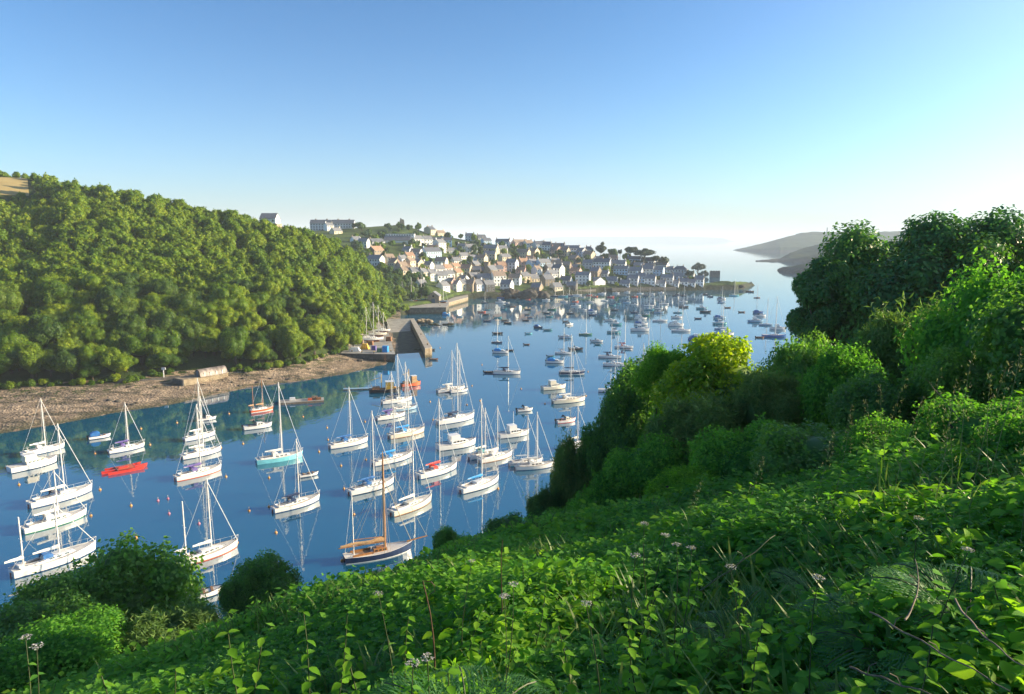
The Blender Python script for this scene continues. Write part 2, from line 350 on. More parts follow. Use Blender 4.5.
hill = polar_patch('hillside', H1, -1.02, -.160, 420, 120, 620, 260, M['hill_ground'])
# pebble beach lies along the foot of the hill, a sheet of its own a few mm above
def beach_mat():
    m, nt = newmat('beach'); L = nt.links; b = N_(nt, 'ShaderNodeBsdfPrincipled'); o = N_(nt, 'ShaderNodeOutputMaterial'); L.new(b.outputs[0], o.inputs[0]); b.inputs['Roughness'].default_value = .9
    g = N_(nt, 'ShaderNodeNewGeometry'); v = N_(nt, 'ShaderNodeTexVoronoi'); v.inputs['Scale'].default_value = 1.6; L.new(g.outputs['Position'], v.inputs['Vector'])
    n = N_(nt, 'ShaderNodeTexNoise'); n.inputs['Scale'].default_value = .22; n.inputs['Detail'].default_value = 9; L.new(g.outputs['Position'], n.inputs['Vector'])
    r1 = N_(nt, 'ShaderNodeMapRange'); r1.inputs[1].default_value = .38; r1.inputs[2].default_value = .62; L.new(n.outputs[0], r1.inputs[0])
    c = mixc(nt, r1.outputs[0], (.34, .255, .17), (.20, .15, .10)); bw = N_(nt, 'ShaderNodeRGBToBW'); L.new(v.outputs['Color'], bw.inputs[0]); c = mixc(nt, .4, c, bw.outputs[0], 'OVERLAY')
    sx = N_(nt, 'ShaderNodeSeparateXYZ'); L.new(g.outputs['Position'], sx.inputs[0]); r2 = N_(nt, 'ShaderNodeMapRange'); r2.inputs[1].default_value = .15; r2.inputs[2].default_value = .8; L.new(sx.outputs['Z'], r2.inputs[0])
    mp = N_(nt, 'ShaderNodeMapping'); mp.inputs['Rotation'].default_value = (0, 0, R(38)); mp.inputs['Scale'].default_value = (.05, .3, 1); L.new(g.outputs['Position'], mp.inputs[0])
    n5 = N_(nt, 'ShaderNodeTexNoise'); n5.inputs['Scale'].default_value = 1.0; n5.inputs['Detail'].default_value = 7; L.new(mp.outputs[0], n5.inputs['Vector']); r5 = N_(nt, 'ShaderNodeMapRange'); r5.inputs[1].default_value = .50; r5.inputs[2].default_value = .60; L.new(n5.outputs[0], r5.inputs[0])
    c = mixc(nt, r5.outputs[0], c, (.075, .06, .035)); L.new(mixc(nt, r2.outputs[0], (.07, .065, .03), c), b.inputs['Base Color'])
    bp = N_(nt, 'ShaderNodeBump'); bp.inputs['Strength'].default_value = .8; bp.inputs['Distance'].default_value = .35; L.new(v.outputs['Distance'], bp.inputs['Height']); L.new(bp.outputs[0], b.inputs['Normal'])
    return m
th = np.linspace(-1.02, S1[0].max() - .01, 380)[:, None]; u = np.linspace(-.25, 1.04, 60)[None]
s_ = np.interp(th, S1[0], S1[1]); t_ = np.maximum(np.interp(th, T1[0], T1[1]), s_ + 4); d_ = s_ + (t_ - s_) * u
X = np.sin(th) * d_; Y = np.cos(th) * d_
tag(link('beach', grid_mesh('beach', X, Y, H1(X, Y) + .02, beach_mat())), kind='structure')

# --- village headland
S2 = table([(120, 330, 0), (300, 330, 0), (385, 318, 0), (410, 314, 0), (440, 309, 0), (455, 302, 0), (470, 299, 0), (500, 297.5, 0), (540, 296, 0), (575, 294.5, 0), (600, 292.5, 0), (650, 291.5, 0), (700, 290.5, 0), (735, 290, 0), (742, 289, 0), (748, 287.5, 0), (751, 285.8, 0)], W)
R2 = table([(120, 232, 760, 6), (250, 231, 760, 6), (310, 229, 770, 2), (355, 227, 790, 1), (402, 224.5, 800, 0), (430, 230, 790, 4), (480, 238, 780, 5), (520, 242, 770, 6), (560, 245, 760, 7), (600, 250, 735, 7), (630, 256, 722, 6), (660, 265, 708, 5), (690, 274, 695, 4), (706, 281, 680, 2), (722, 280.5, 680, 0), (735, 281.5, 676, 0), (742, 283, 672, 0), (748, 285, 668, 0), (751, 286, 664, 0)], rz)
def H2(x, y):
    th = np.arctan2(x, y); d = np.hypot(x, y)
    s = np.interp(th, S2[0], S2[1]); r = np.interp(th, R2[0], R2[1]); zr = np.interp(th, R2[0], R2[2]); r = np.maximum(r, s + 8)
    k = np.minimum(6.0, zr * .8); u = np.clip((d - s) / (r - s), 0, 1); fr = k * np.clip((d - s) / 7, 0, 1) ** .6
    z = fr + (zr - k) * np.clip((u - .08) / .92, 0, 1) ** 1.05 + nz(x, y, 60, 5) * 1.2 * np.sin(PI * u)
    back = zr - (d - r) * np.interp(th, [-.3, 0, .1], [.03, .15, .28])
    z = np.where(d > r, back, z); z = np.where(d < s, -(s - d) * .5, z); z = z + nz(x, y, 4, 6) * .35 * ((z > 0) & (zr < 30))
    edge = S2[0].max(); z = np.where(th > edge, z - (th - edge) * 900, z)
    return np.maximum(z, -4)
polar_patch('village_hillside', H2, -.52, .345, 520, 380, 980, 260, M['village_ground'])

# --- capes beyond the harbour mouth
def cape(name, rows, back, seed):
    S = table([(a, b, 0) for a, b, c, e in rows], W)
    Rr = sorted([(*th_d(*at(a, c, math.hypot(*W(a, b)[:2]) + e)[:2]), max(at(a, c, math.hypot(*W(a, b)[:2]) + e)[2], 1)) for a, b, c, e in rows]); Rr = np.array(Rr)
    def H(x, y):
        th = np.arctan2(x, y); d = np.hypot(x, y); s = np.interp(th, S[0], S[1]); r = np.interp(th, Rr[:, 0], Rr[:, 1]); zr = np.interp(th, Rr[:, 0], Rr[:, 2])
        u = np.clip((d - s) / (r - s), 0, 1); z = np.minimum(zr * .3, 14) * np.clip((d - s) / 12, 0, 1) + np.maximum(zr - np.minimum(zr * .3, 14), 0) * u ** .85
        z = z * (1 + .05 * nz(x, y, 130, seed)) + nz(x, y, 28, seed + 1) * .9 * (u > 0)
        z = np.where(d > r, zr - (d - r) * back, z); z = np.where(d < s, -3, z)
        z = np.where(th < S[0].min(), -3, z); return np.maximum(z, -4)
    d0 = S[1].min() - 30; d1 = Rr[:, 1].max() + 700
    polar_patch(name, H, S[0].min() - .004, S[0].max(), 420, d0, d1, 120, M['cape_ground']); return H
C1 = cape('cape', [(733, 250.3, 250, 60), (742, 250.8, 248, 200), (760, 251.5, 244, 400), (780, 252, 238.5, 500), (800, 252, 233.5, 600), (812, 252, 231.5, 600), (830, 252, 232, 600), (860, 252, 233, 600), (920, 252, 230, 600), (1150, 252, 222, 600)], .05, 20)
cape('cape.001', [(755, 261.6, 261.3, 25), (762, 261.8, 259.8, 60), (780, 262, 258.5, 100), (790, 262.3, 253, 170), (805, 262.5, 247.5, 250), (825, 263, 243, 260), (850, 263, 242, 260), (920, 262, 240, 260), (1150, 262, 236, 260)], .08, 30)
cape('cape.002', [(777, 270.5, 270, 12), (783, 272, 266.6, 25), (790, 273, 266.5, 40), (803, 274.5, 264, 60), (815, 275.5, 260, 90), (840, 276, 256, 110), (920, 278, 250, 110), (1150, 280, 240, 110)], .1, 40)
# faint land on the horizon
m_ = MB(); pts = []
a0, b0 = at(545, 239, 14000)[:2], at(746, 239, 14000)[:2]
prof = [(0, 0), (.03, 60), (.12, 76), (.3, 84), (.5, 80), (.68, 88), (.85, 74), (.95, 60), (1, 4)]
fr = [(a0[0] + (b0[0] - a0[0]) * t - 100, a0[1] + (b0[1] - a0[1]) * t, -1) for t, h in prof]; tp = [(p[0], p[1] + 500, h * 1.1) for p, (t, h) in zip(fr, prof)]; bk = [(p[0], p[1] + 1600, -1) for p in fr]
m_.rings([fr, tp, bk], closed=False, cap0=False, cap1=False); tag(m_.build('coastline', M['cape_ground']), kind='structure')

# --- the slope we stand on
def V0(x, y):
    xx = np.where(x > 44, 44 + (x - 44) * .12, x); yy = np.maximum(y, 0)
    z = 43.9 + .28 * xx - .27 * y - .0052 * yy ** 2 - .0045 * np.minimum(x, 0) ** 2
    z = z + np.where(y < 0, -.1 * np.abs(y), 0)
    k = np.clip(np.hypot(x, y) / 12, .25, 1)
    return np.maximum(z + nz(x, y, 11, 50) * .28 * k + nz(x, y, 4, 51) * .12 * k, -5)
xs = np.concatenate([np.linspace(-160, -30, 70), np.linspace(-29, 50, 200), np.linspace(51, 260, 80)]); ys = np.concatenate([np.linspace(-90, -3, 50), np.linspace(-2.5, 60, 170), np.linspace(60.5, 130, 70)])
X, Y = np.meshgrid(xs, ys, indexing='ij'); o = link('near_hillside', grid_mesh('near_hillside', X, Y, V0(X, Y), M['near_ground'])); tag(o, kind='structure')
# orientation of grid_mesh quads
def z0(x, y): return float(V0(np.array([float(x)]), np.array([float(y)]))[0])

# --- stubble field high on the hill
def onH(H, x, y): return float(H(np.array([x]), np.array([y]))[0])
FIELD_TH = (-.72, -.590); 
def in_field(x, y):
    th = math.atan2(x, y); d = math.hypot(x, y); return FIELD_TH[0] - .3 < th < FIELD_TH[1] and 452 < d < 496

# ------------------------------------------------------------------ foliage crowns
def crown(name, mt, seed, rx=5.0, rz_=4.5, cz=6.0, lobes=26, lr=(.30, .44), nleaf=4200, ls=.55, tmpl=LQ, core=True, flat=.0, jit=.45, low=-.25, up=.35, drop=0.0, corescale=.82, box=1.0, shell=(.86, 1.08), shoots=0, slen=.3):
    r = np.random.default_rng(seed); C = []
    while len(C) < lobes:
        d = norm(r.normal(size=3)); 
        if d[2] < low: continue
        if box != 1: d = np.sign(d) * np.abs(d) ** box; d = d / max(np.linalg.norm(d), 1e-6) ** .35
        k = r.uniform(.45, .78) if r.random() > .2 else r.uniform(.1, .4)
        C.append((d[0] * rx * k, d[1] * rx * k, cz + d[2] * rz_ * k, r.uniform(*lr) * rx * (1 - .25 * max(d[2], 0))))
    C = np.array(C); P, Nn, Tn = [], [], []
    per = C[:, 3] ** 2; per = (per / per.sum() * nleaf * 1.7).astype(int)
    sq = np.array([1, 1, 1 - flat])
    for i, (c, n) in enumerate(zip(C, per)):
        d = norm(r.normal(size=(n, 3))); rad = c[3] * r.uniform(*shell, (n, 1)) * (1 + .12 * np.sin(d[:, :1] * 5 + i) * np.cos(d[:, 1:2] * 4 + i)); p = c[:3] + d * rad * sq
        keep = np.ones(n, bool)
        for j, e in enumerate(C):
            if j != i: keep &= np.linalg.norm((p - e[:3]) / sq, axis=1) > e[3] * .85
        if drop: keep &= r.random(n) > drop
        p = p[keep]; d = d[keep]; P.append(p); Nn.append(d)
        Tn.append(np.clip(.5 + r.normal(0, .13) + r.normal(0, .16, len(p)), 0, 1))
    for q in range(shoots):
        c = C[r.integers(len(C))]; d = norm(r.normal(size=3) + np.array([0, 0, .7])); m_ = 16; u = np.linspace(0, 1, m_)[:, None]; p = c[:3] + d * c[3] * .85 * sq + (d + np.array([0, 0, .4])) * u * slen * rx * r.uniform(.3, 1) + r.normal(0, .035 * rx, (m_, 3)) * (1 - .7 * u)
        P.append(p); Nn.append(norm(np.tile(d, (m_, 1)) + r.normal(0, .6, (m_, 3)))); Tn.append(np.clip(.6 + r.normal(0, .12, m_), 0, 1))
    P = np.concatenate(P); D = np.concatenate(Nn); T_ = np.concatenate(Tn); n = len(P)
    nr = D + np.array([0, 0, up]) + r.normal(0, jit, (n, 3)); al = r.normal(size=(n, 3)) + D * .5 - np.array([0, 0, .3])
    parts = [leaves(tmpl, P, nr, al, ls * r.uniform(.7, 1.35, n), T_)]
    if core:
        iv, it = ICO1
        for c in C:
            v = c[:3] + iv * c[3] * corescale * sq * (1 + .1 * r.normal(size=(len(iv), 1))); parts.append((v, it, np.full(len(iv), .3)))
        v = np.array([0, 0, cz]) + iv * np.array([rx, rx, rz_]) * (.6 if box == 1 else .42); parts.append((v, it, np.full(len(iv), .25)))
    V, T, Cc = cat(parts); return tri_mesh(name, V, T, mt, Cc), C
def trunk_mesh(name, seed, h, r0, lobes=None, nl=5, mt=None):
    r = random.Random(seed); b = MB(); lean = (r.uniform(-.4, .4), r.uniform(-.4, .4))
    b.tube([(0, 0, -1.5), (lean[0] * .3, lean[1] * .3, h * .4), (lean[0], lean[1], h)], [r0 * 1.3, r0 * .85, r0 * .45], 7)
    if lobes is not None:
        idx = list(range(len(lobes))); r.shuffle(idx)
        for i in idx[:nl]:
            c = lobes[i]; z1 = h * r.uniform(.35, .8); b.tube([(lean[0] * .6, lean[1] * .6, z1), (c[0] * .5, c[1] * .5, (z1 + c[2]) / 2 + .3), (c[0], c[1], c[2])], [r0 * .4, r0 * .25, r0 * .1], 5)
    me = bpy.data.meshes.new(name); me.from_pydata(b.v, [], b.f); me.materials.append(mt or M['bark']); return me

# --- trees of the wood: eight crowns shared by single trees
WV = []
for k in range(8):
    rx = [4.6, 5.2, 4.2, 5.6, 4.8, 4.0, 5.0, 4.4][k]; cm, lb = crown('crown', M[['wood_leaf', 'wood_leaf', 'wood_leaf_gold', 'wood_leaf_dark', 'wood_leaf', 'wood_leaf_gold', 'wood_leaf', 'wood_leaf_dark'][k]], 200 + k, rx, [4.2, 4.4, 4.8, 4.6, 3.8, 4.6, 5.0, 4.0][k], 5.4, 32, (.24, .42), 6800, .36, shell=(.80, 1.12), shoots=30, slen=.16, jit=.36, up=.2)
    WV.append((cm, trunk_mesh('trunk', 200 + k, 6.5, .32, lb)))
LODV = []
for k in range(4):
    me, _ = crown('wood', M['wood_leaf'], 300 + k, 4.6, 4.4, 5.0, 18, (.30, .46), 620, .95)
    V = np.empty(len(me.vertices) * 3, np.float32); me.vertices.foreach_get('co', V); T = np.empty(len(me.loops), np.int32); me.loops.foreach_get('vertex_index', T)
    c_ = np.empty(len(me.vertices), np.float32); me.attributes['tint'].data.foreach_get('value', c_); LODV.append((V.reshape(-1, 3), T.reshape(-1, 3), c_)); bpy.data.meshes.remove(me)

cand = []
d = 150.0
for a in np.arange(-1.0, -.17, .0122):
    t = float(np.interp(a, T1[0], T1[1])); s = float(np.interp(a, S1[0], S1[1])); t = max(t, s + 4); r_ = max(float(np.interp(a, R1[0], R1[1])), t + 30)
    dd = t + random.uniform(2, 5)
    while dd < r_ + 26:
        aa = a + random.uniform(-.013, .013) + (.007 if int(dd / 6) % 2 else 0); x, y = math.sin(aa) * dd, math.cos(aa) * dd; z = onH(H1, x, y)
        u = (dd - t) / (r_ - t)
        if z > 1.6 and not in_field(x, y): cand.append((x, y, z, dd, u))
        
        dd += random.uniform(4.4, 6.0)
def proj(x, y, z):
    cy = y * CP - (z - CAMZ) * SP; cz = y * SP + (z - CAMZ) * CP; return 512 + F * x / cy, 347 - F * cz / cy
def keep(c): return -60 < proj(*c[:3])[0] < 400
cand = [c for c in cand if True]
vis = [c for c in cand if -6 < proj(*c[:3])[0] < 396 and not (abs(proj(*c[:3])[0] - 205) < 20 and c[4] < .03)]
vis.sort(key=lambda c: c[3]); singles = vis[:300]; rest = [c for c in cand if c not in singles and not (abs(proj(*c[:3])[0] - 205) < 20 and c[4] < .03)]
tiers = {}
for c in singles: tiers.setdefault(min(int((c[3] - np.interp(math.atan2(c[0], c[1]), T1[0], T1[1])) / 9), 30), []).append(c)
WOODTREES = []
for ti in sorted(tiers):
    row = sorted(tiers[ti], key=lambda c: math.atan2(c[0], c[1]))
    for i, c in enumerate(row):
        k = random.randrange(8); sc = random.choice([.5, .6, .68, .75, .75, .82, .88, .95, 1.1, 1.3]) * random.uniform(.9, 1.1)
        o = empty('broadleaf_tree', (c[0], c[1], c[2] - .6), random.uniform(0, 6.28)); o.scale = (sc * random.uniform(.9, 1.1), sc * random.uniform(.9, 1.1), sc * random.uniform(.85, 1.2))
        link('crown', WV[k][0], o); link('trunk', WV[k][1], o)
        where = 'in the row just above the beach' if ti == 0 else 'in the %s tier up the wooded hill' % ordn(ti + 1)
        tag(o, 'round green tree %s from the left %s' % (ordn(i + 1), where), 'tree', 'trees of the hillside wood')
parts = []
for c in rest:
    V, T, C = LODV[random.randrange(4)]; sc = (.55 if math.atan2(c[0], c[1]) < -.58 and c[3] > 410 else 1) * random.choice([.55, .65, .72, .8, .95]) * random.uniform(.9, 1.1); a = random.uniform(0, 6.28); ca, sa = math.cos(a), math.sin(a)
    v = V * [sc, sc, sc * random.uniform(.85, 1.15)]; v = np.stack([v[:, 0] * ca - v[:, 1] * sa + c[0], v[:, 0] * sa + v[:, 1] * ca + c[1], v[:, 2] + c[2] - .8], 1); parts.append((v, T, np.clip(C + random.uniform(-.22, .22), 0, 1)))
V, T, C = cat(parts); tag(link('upper_wood', tri_mesh('upper_wood', V, T, M['wood_leaf'], C)), 'dense mass of green treetops covering the upper part of the left hill', 'woodland', kind='stuff')
print('wood', len(cand), len(singles), len(rest), len(T))
# field sheet
th = np.linspace(-.80, FIELD_TH[1] - .004, 60)[:, None]; d_ = np.linspace(453, 495, 30)[None]; X = np.sin(th) * d_; Y = np.cos(th) * d_
tag(link('field', grid_mesh('field', X, Y, H1(X, Y) + .25, M['field'])), kind='structure')
# scrub along the foot of the wood
bm_ = []
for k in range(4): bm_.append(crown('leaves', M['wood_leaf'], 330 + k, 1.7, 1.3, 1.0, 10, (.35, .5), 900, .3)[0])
n = 0; pr = []
for i in range(46):
    a = -.64 + i * .0098 + random.uniform(-.003, .003); t = max(float(np.interp(a, T1[0], T1[1])), float(np.interp(a, S1[0], S1[1])) + 4) + random.uniform(-1.5, 1.0); x, y = math.sin(a) * t, math.cos(a) * t; q = proj(x, y, 3)
    if 178 < q[0] < 232: continue
    pr.append((x, y))
for i, (x, y) in enumerate(pr):
    o = empty('waterside_shrub', (x, y, onH(H1, x, y) - .2), random.uniform(0, 6), random.uniform(.6, 1.15)); link('leaves', bm_[i % 4], o)
    tag(o, 'low green shrub on the top edge of the beach, %s from the left' % ordn(i + 1), 'shrub', 'shrubs along the top of the beach')
# ------------------------------------------------------------------ village
WALLS = {'white': 'w_white', 'cream': 'w_cream', 'blue': 'w_blue', 'pink': 'w_pink', 'grey': 'w_grey', 'stone': 'w_stone', 'dark stone': 'w_darkstone'}
ROOFS = {'slate': 'r_slate', 'dark': 'r_dark', 'tiled': 'r_tile', 'brown': 'r_brown'}
def window(b_, x, z, y, w=.95, h=1.25):
    b_.box(x - w / 2 - .1, x + w / 2 + .1, y - .06, y + .02, z - h / 2 - .1, z + h / 2 + .1, 0)
    b_.box(x - w / 2, x + w / 2, y - .10, y - .04, z - h / 2, z + h / 2, 1)
    b_.box(x - .03, x + .03, y - .13, y - .09, z - h / 2, z + h / 2, 0); return b_
def gable_walls(w, d, h, rh, found=4.0):
    b = MB(); w2, d2 = w / 2, d / 2
    b.add([(-w2, -d2, -found), (w2, -d2, -found), (w2, d2, -found), (-w2, d2, -found), (-w2, -d2, h), (w2, -d2, h), (w2, d2, h), (-w2, d2, h), (-w2, 0, h + rh), (w2, 0, h + rh)],
          [(0, 1, 5, 4), (1, 2, 6, 9, 5), (2, 3, 7, 6), (3, 0, 4, 8, 7)])
    return b
def gable_roof(w, d, h, rh, o=.35, t=.16, hip=0.0):
    b = MB(); w2, d2 = w / 2 + (o * .6), d / 2 + o; dz = rh * o / (d / 2); hp = hip
    for s in (-1, 1):
        q = [(-w2, s * d2, h - dz + .05), (w2, s * d2, h - dz + .05), (w2 - hp, s * .0, h + rh + .05), (-w2 + hp, 0, h + rh + .05)]
        q2 = [(x, y, z + t) for x, y, z in q]; f = [(0, 1, 2, 3), (4, 5, 6, 7), (0, 1, 5, 4), (1, 2, 6, 5), (3, 0, 4, 7)]
        b.add(q + q2, f)
    if hip:
        for s in (-1, 1): b.add([(s * w2, -d2, h - dz + .05 + t), (s * w2, d2, h - dz + .05 + t), (s * (w2 - hp), 0, h + rh + .05 + t)], [(0, 1, 2)])
    return b
def house(loc, ry, w, d, st, wall, roof, name='house', nwin=None, hip=0, chim=2, rr=None, big=False):
    r = rr or random; h = st * 2.75 + .2; rh = min(d * .42, 3.6)
    t = empty(name, loc, ry); gable_walls(w, d, h, rh if not hip else .01).build('wall', M[WALLS[wall]], t)
    rf = gable_roof(w, d, h, rh, hip=hip).build('roof', M[ROOFS[roof]], t)
    ends = [-w / 2 + .5, w / 2 - .5][:chim]
    if hip: ends = [-w * .2, w * .2][:chim]
    for x in ends:
        c = MB(); c.box(x - .45, x + .45, -.35, .35, h + rh - .8, h + rh + 1.1); c.box(x - .52, x + .52, -.42, .42, h + rh + 1.1, h + rh + 1.25)
        for k in (-.2, .2): c.tube([(x + k, 0, h + rh + 1.25), (x + k, 0, h + rh + 1.7)], .12, 6)
        c.build('chimney', M['w_stone'] if r.random() < .5 else M[WALLS[wall]], rf)
    n = nwin or max(2, int(w / 2.6)); di = r.randrange(n)
    for s in range(st):
        for i in range(n):
            x = -w / 2 + w * (i + .5) / n; z = s * 2.75 + 1.6
            if s == 0 and i == di:
                b = MB(); b.box(x - .5, x + .5, -d / 2 - .08, -d / 2 + .02, 0, 2.1, 0); b.build('door', M['door'], t); continue
            window(MB(), x, z, -d / 2, r.choice([.9, 1.1, 1.4]) if not big else 1.6).build('window', [M['trim'], M['glass']], t)
    if st > 1:                                       # one window in the right-hand gable
        b = MB(); b.box(w / 2 - .02, w / 2 + .07, -.5, .5, h - 1.9, h - .7, 0); b.box(w / 2 + .04, w / 2 + .10, -.4, .4, h - 1.8, h - .8, 1); b.build('window', [M['trim'], M['glass']], t)
    return t
def spot(px, py, H=H2, d0=420):
    for k in range(30):
        p = hit(px, py + k * .35, H, d0, 900, 1.0)
        if p: return p
    return None
HS = [  # px, base py, width px, storeys, wall, roof, yaw offset (deg, + shows the right end), hip
 (416, 245, 12, 2, 'white', 'slate', 10, 0), (427, 245, 8, 2, 'grey', 'slate', 20, 0), (437, 246, 9, 2, 'blue', 'dark', 5, 0), (447, 246, 9, 2, 'blue', 'dark', 5, 0),
 (430, 235, 9, 2, 'cream', 'dark', 50, 0), (440, 235, 9, 1, 'cream', 'brown', 20, 0), (376, 245, 16, 1, 'grey', 'dark', 25, 0), (364, 248, 9, 2, 'white', 'slate', 30, 0),
 (408, 253, 9, 1, 'white', 'slate', 40, 0), (376, 257, 13, 2, 'stone', 'tiled', 35, 0), (376, 266, 15, 2, 'white', 'slate', 38, 0), (389, 265, 8, 2, 'cream', 'brown', 60, 0), (395, 270, 9, 2, 'cream', 'tiled', 50, 0),
 (409, 263, 8, 2, 'cream', 'tiled', 45, 0), (402, 266, 8, 2, 'white', 'slate', 20, 0), (431, 258, 19, 2, 'blue', 'dark', 22, 0), (453, 254, 10, 1, 'white', 'slate', 40, 0), (456, 264, 9, 1, 'white', 'slate', 30, 0),
 (402, 273, 9, 2, 'pink', 'brown', 40, 0), (410, 272, 8, 3, 'cream', 'brown', 30, 0), (418, 270, 8, 2, 'cream', 'slate', 50, 0), (428, 272, 9, 2, 'white', 'slate', 30, 0), (438, 273, 10, 1, 'white', 'slate', 30, 0), (447, 275, 9, 2, 'pink', 'tiled', 40, 0), (455, 273, 10, 2, 'cream', 'tiled', 25, 0),
 (470, 232, 8, 2, 'white', 'slate', 10, 0), (481, 238, 8, 2, 'grey', 'dark', 30, 0), (486, 246, 9, 2, 'blue', 'dark', 10, 0), (477, 240, 7, 1, 'white', 'slate', 30, 0), (503, 247, 13, 2, 'grey', 'dark', 20, 0), (520, 248, 16, 2, 'pink', 'brown', 20, 0),
 (540, 248, 11, 2, 'white', 'dark', 20, 0), (528, 241, 8, 2, 'grey', 'brown', 20, 0), (537, 240, 8, 2, 'grey', 'brown', 20, 0), (547, 241, 8, 2, 'grey', 'dark', 20, 0), (556, 243, 9, 2, 'cream', 'brown', 15, 0),
 (470.5, 253, 11, 2, 'white', 'slate', 5, 0), (491, 254, 13, 2, 'cream', 'slate', 20, 0), (502, 254, 9, 2, 'white', 'slate', 35, 0), (490, 260, 11, 2, 'cream', 'slate', 15, 0), (523, 258, 13, 2, 'cream', 'brown', 30, 0), (534, 257, 8, 2, 'cream', 'brown', 35, 0),
 (473, 264, 8, 2, 'blue', 'slate', 10, 0), (482, 264, 9, 2, 'cream', 'tiled', 35, 0), (463, 259, 10, 1, 'white', 'slate', 30, 0), (512, 272, 10, 3, 'white', 'slate', 25, 0), (501, 272, 9, 2, 'pink', 'tiled', 35, 0), (523, 268, 9, 2, 'pink', 'tiled', 30, 0), (532, 269, 9, 2, 'blue', 'slate', 10, 0), (543, 269, 13, 2, 'blue', 'slate', 5, 0),
 (557, 270, 9, 2, 'stone', 'brown', 25, 0), (475, 271, 8, 2, 'stone', 'slate', 20, 0), (466, 275, 11, 2, 'cream', 'tiled', 20, 0), (498, 286, 13, 3, 'white', 'brown', 15, 0), (484, 285, 12, 2, 'grey', 'slate', 10, 0), (474, 283, 12, 2, 'dark stone', 'slate', 20, 0),
 (515, 285, 11, 2, 'grey', 'brown', 20, 0), (524, 283, 8, 2, 'cream', 'slate', 30, 0), (533, 282, 9, 1, 'cream', 'slate', 25, 0), (547, 286, 10, 2, 'stone', 'slate', 45, 0), (457, 283, 8, 3, 'cream', 'tiled', 30, 0), (464, 286, 7, 2, 'white', 'slate', 40, 0), (451, 289, 8, 2, 'pink', 'slate', 40, 0), (449, 281, 8, 2, 'white', 'slate', 30, 0),
 (441, 283, 9, 2, 'white', 'slate', 55, 0), (432, 281, 9, 2, 'white', 'slate', 50, 0), (423, 280, 8, 2, 'cream', 'slate', 40, 0), (414, 279, 8, 2, 'white', 'slate', 40, 0), (405, 278, 8, 2, 'cream', 'brown', 50, 0), (443, 290, 10, 1, 'white', 'slate', 35, 0), (421, 288, 8, 1, 'white', 'slate', 40, 0),
 (560, 245.5, 9, 2, 'cream', 'dark', 15, 0), (572, 249, 15, 2, 'white', 'slate', 20, 0), (588.5, 249, 10, 2, 'blue', 'dark', 10, 4), (564, 256, 10, 2, 'cream', 'brown', 30, 0), (582, 257, 8, 2, 'white', 'slate', 45, 0), (575, 258, 7, 1, 'blue', 'slate', 10, 0), (561, 271, 18, 2, 'stone', 'brown', 15, 0),
 (576, 271, 9, 1, 'white', 'slate', 10, 0), (588, 269, 9, 2, 'grey', 'slate', 15, 0), (602, 271, 15, 3, 'white', 'dark', 10, 0), (613, 264, 8, 2, 'pink', 'tiled', 15, 0), (618, 270, 14, 2, 'white', 'slate', 10, 0), (621, 275, 13, 2, 'blue', 'slate', 10, 0), (635, 277, 13, 2, 'grey', 'slate', 10, 0), (647, 275, 12, 2, 'white', 'slate', 10, 0),
 (634, 265, 12, 2, 'blue', 'dark', 10, 0), (648, 265, 12, 2, 'white', 'dark', 10, 0), (645, 254, 13, 2, 'white', 'slate', 10, 4), (583, 285, 13, 3, 'white', 'slate', 12, 0), (597, 285, 12, 1, 'white', 'slate', 50, 0), (633, 285, 10, 2, 'grey', 'slate', 10, 0), (641, 283, 9, 2, 'blue', 'slate', 10, 0), (650, 285, 10, 2, 'white', 'slate', 10, 0),
 (662, 270, 11, 2, 'white', 'slate', 20, 0), (669, 271, 8, 1, 'white', 'slate', 10, 0), (680, 273, 13, 2, 'grey', 'dark', 10, 4), (690, 274, 7, 1, 'grey', 'slate', 10, 0), (667, 284, 11, 2, 'grey', 'slate', 10, 0), (657, 276, 12, 2, 'blue', 'slate', 10, 0),
 (683, 285, 9, 1, 'white', 'slate', 5, 0), (691, 286, 8, 1, 'white', 'slate', 5, 0), (699, 286, 8, 2, 'white', 'slate', 5, 0), (677, 280, 10, 1, 'blue', 'slate', 5, 0),
 (612, 284, 10, 1, 'grey', 'slate', 15, 0), (604, 277, 9, 1, 'grey', 'slate', 15, 0), (329, 231, 7, 2, 'white', 'slate', 30, 0), (336, 234, 9, 1, 'cream', 'slate', 30, 0), (356, 243, 8, 1, 'white', 'slate', 30, 0), (566, 284, 10, 1, 'grey', 'dark', 15, 0)]
rows = {}
occ = []
hr = random.Random(5)
for px, py, wp, st, wa, ro, yo in ((456, 291.5, 8, 2, 'white', 'slate', 35), (463, 291, 8, 2, 'cream', 'slate', 30), (470, 291.5, 9, 2, 'stone', 'brown', 25), (478, 291.5, 9, 2, 'white', 'slate', 20), (488, 291.8, 10, 2, 'dark stone', 'slate', 15), (507, 291.5, 10, 2, 'white', 'slate', 20), (537, 291, 9, 1, 'stone', 'slate', 25), (556, 290.5, 9, 1, 'cream', 'slate', 25), (572, 289, 9, 1, 'dark stone', 'slate', 15), (625, 287, 9, 1, 'white', 'slate', 10), (660, 286.8, 10, 1, 'white', 'slate', 8), (674, 286.8, 9, 1, 'white', 'slate', 8)): HS.append((px, py, wp, st, wa, ro, yo, 0))
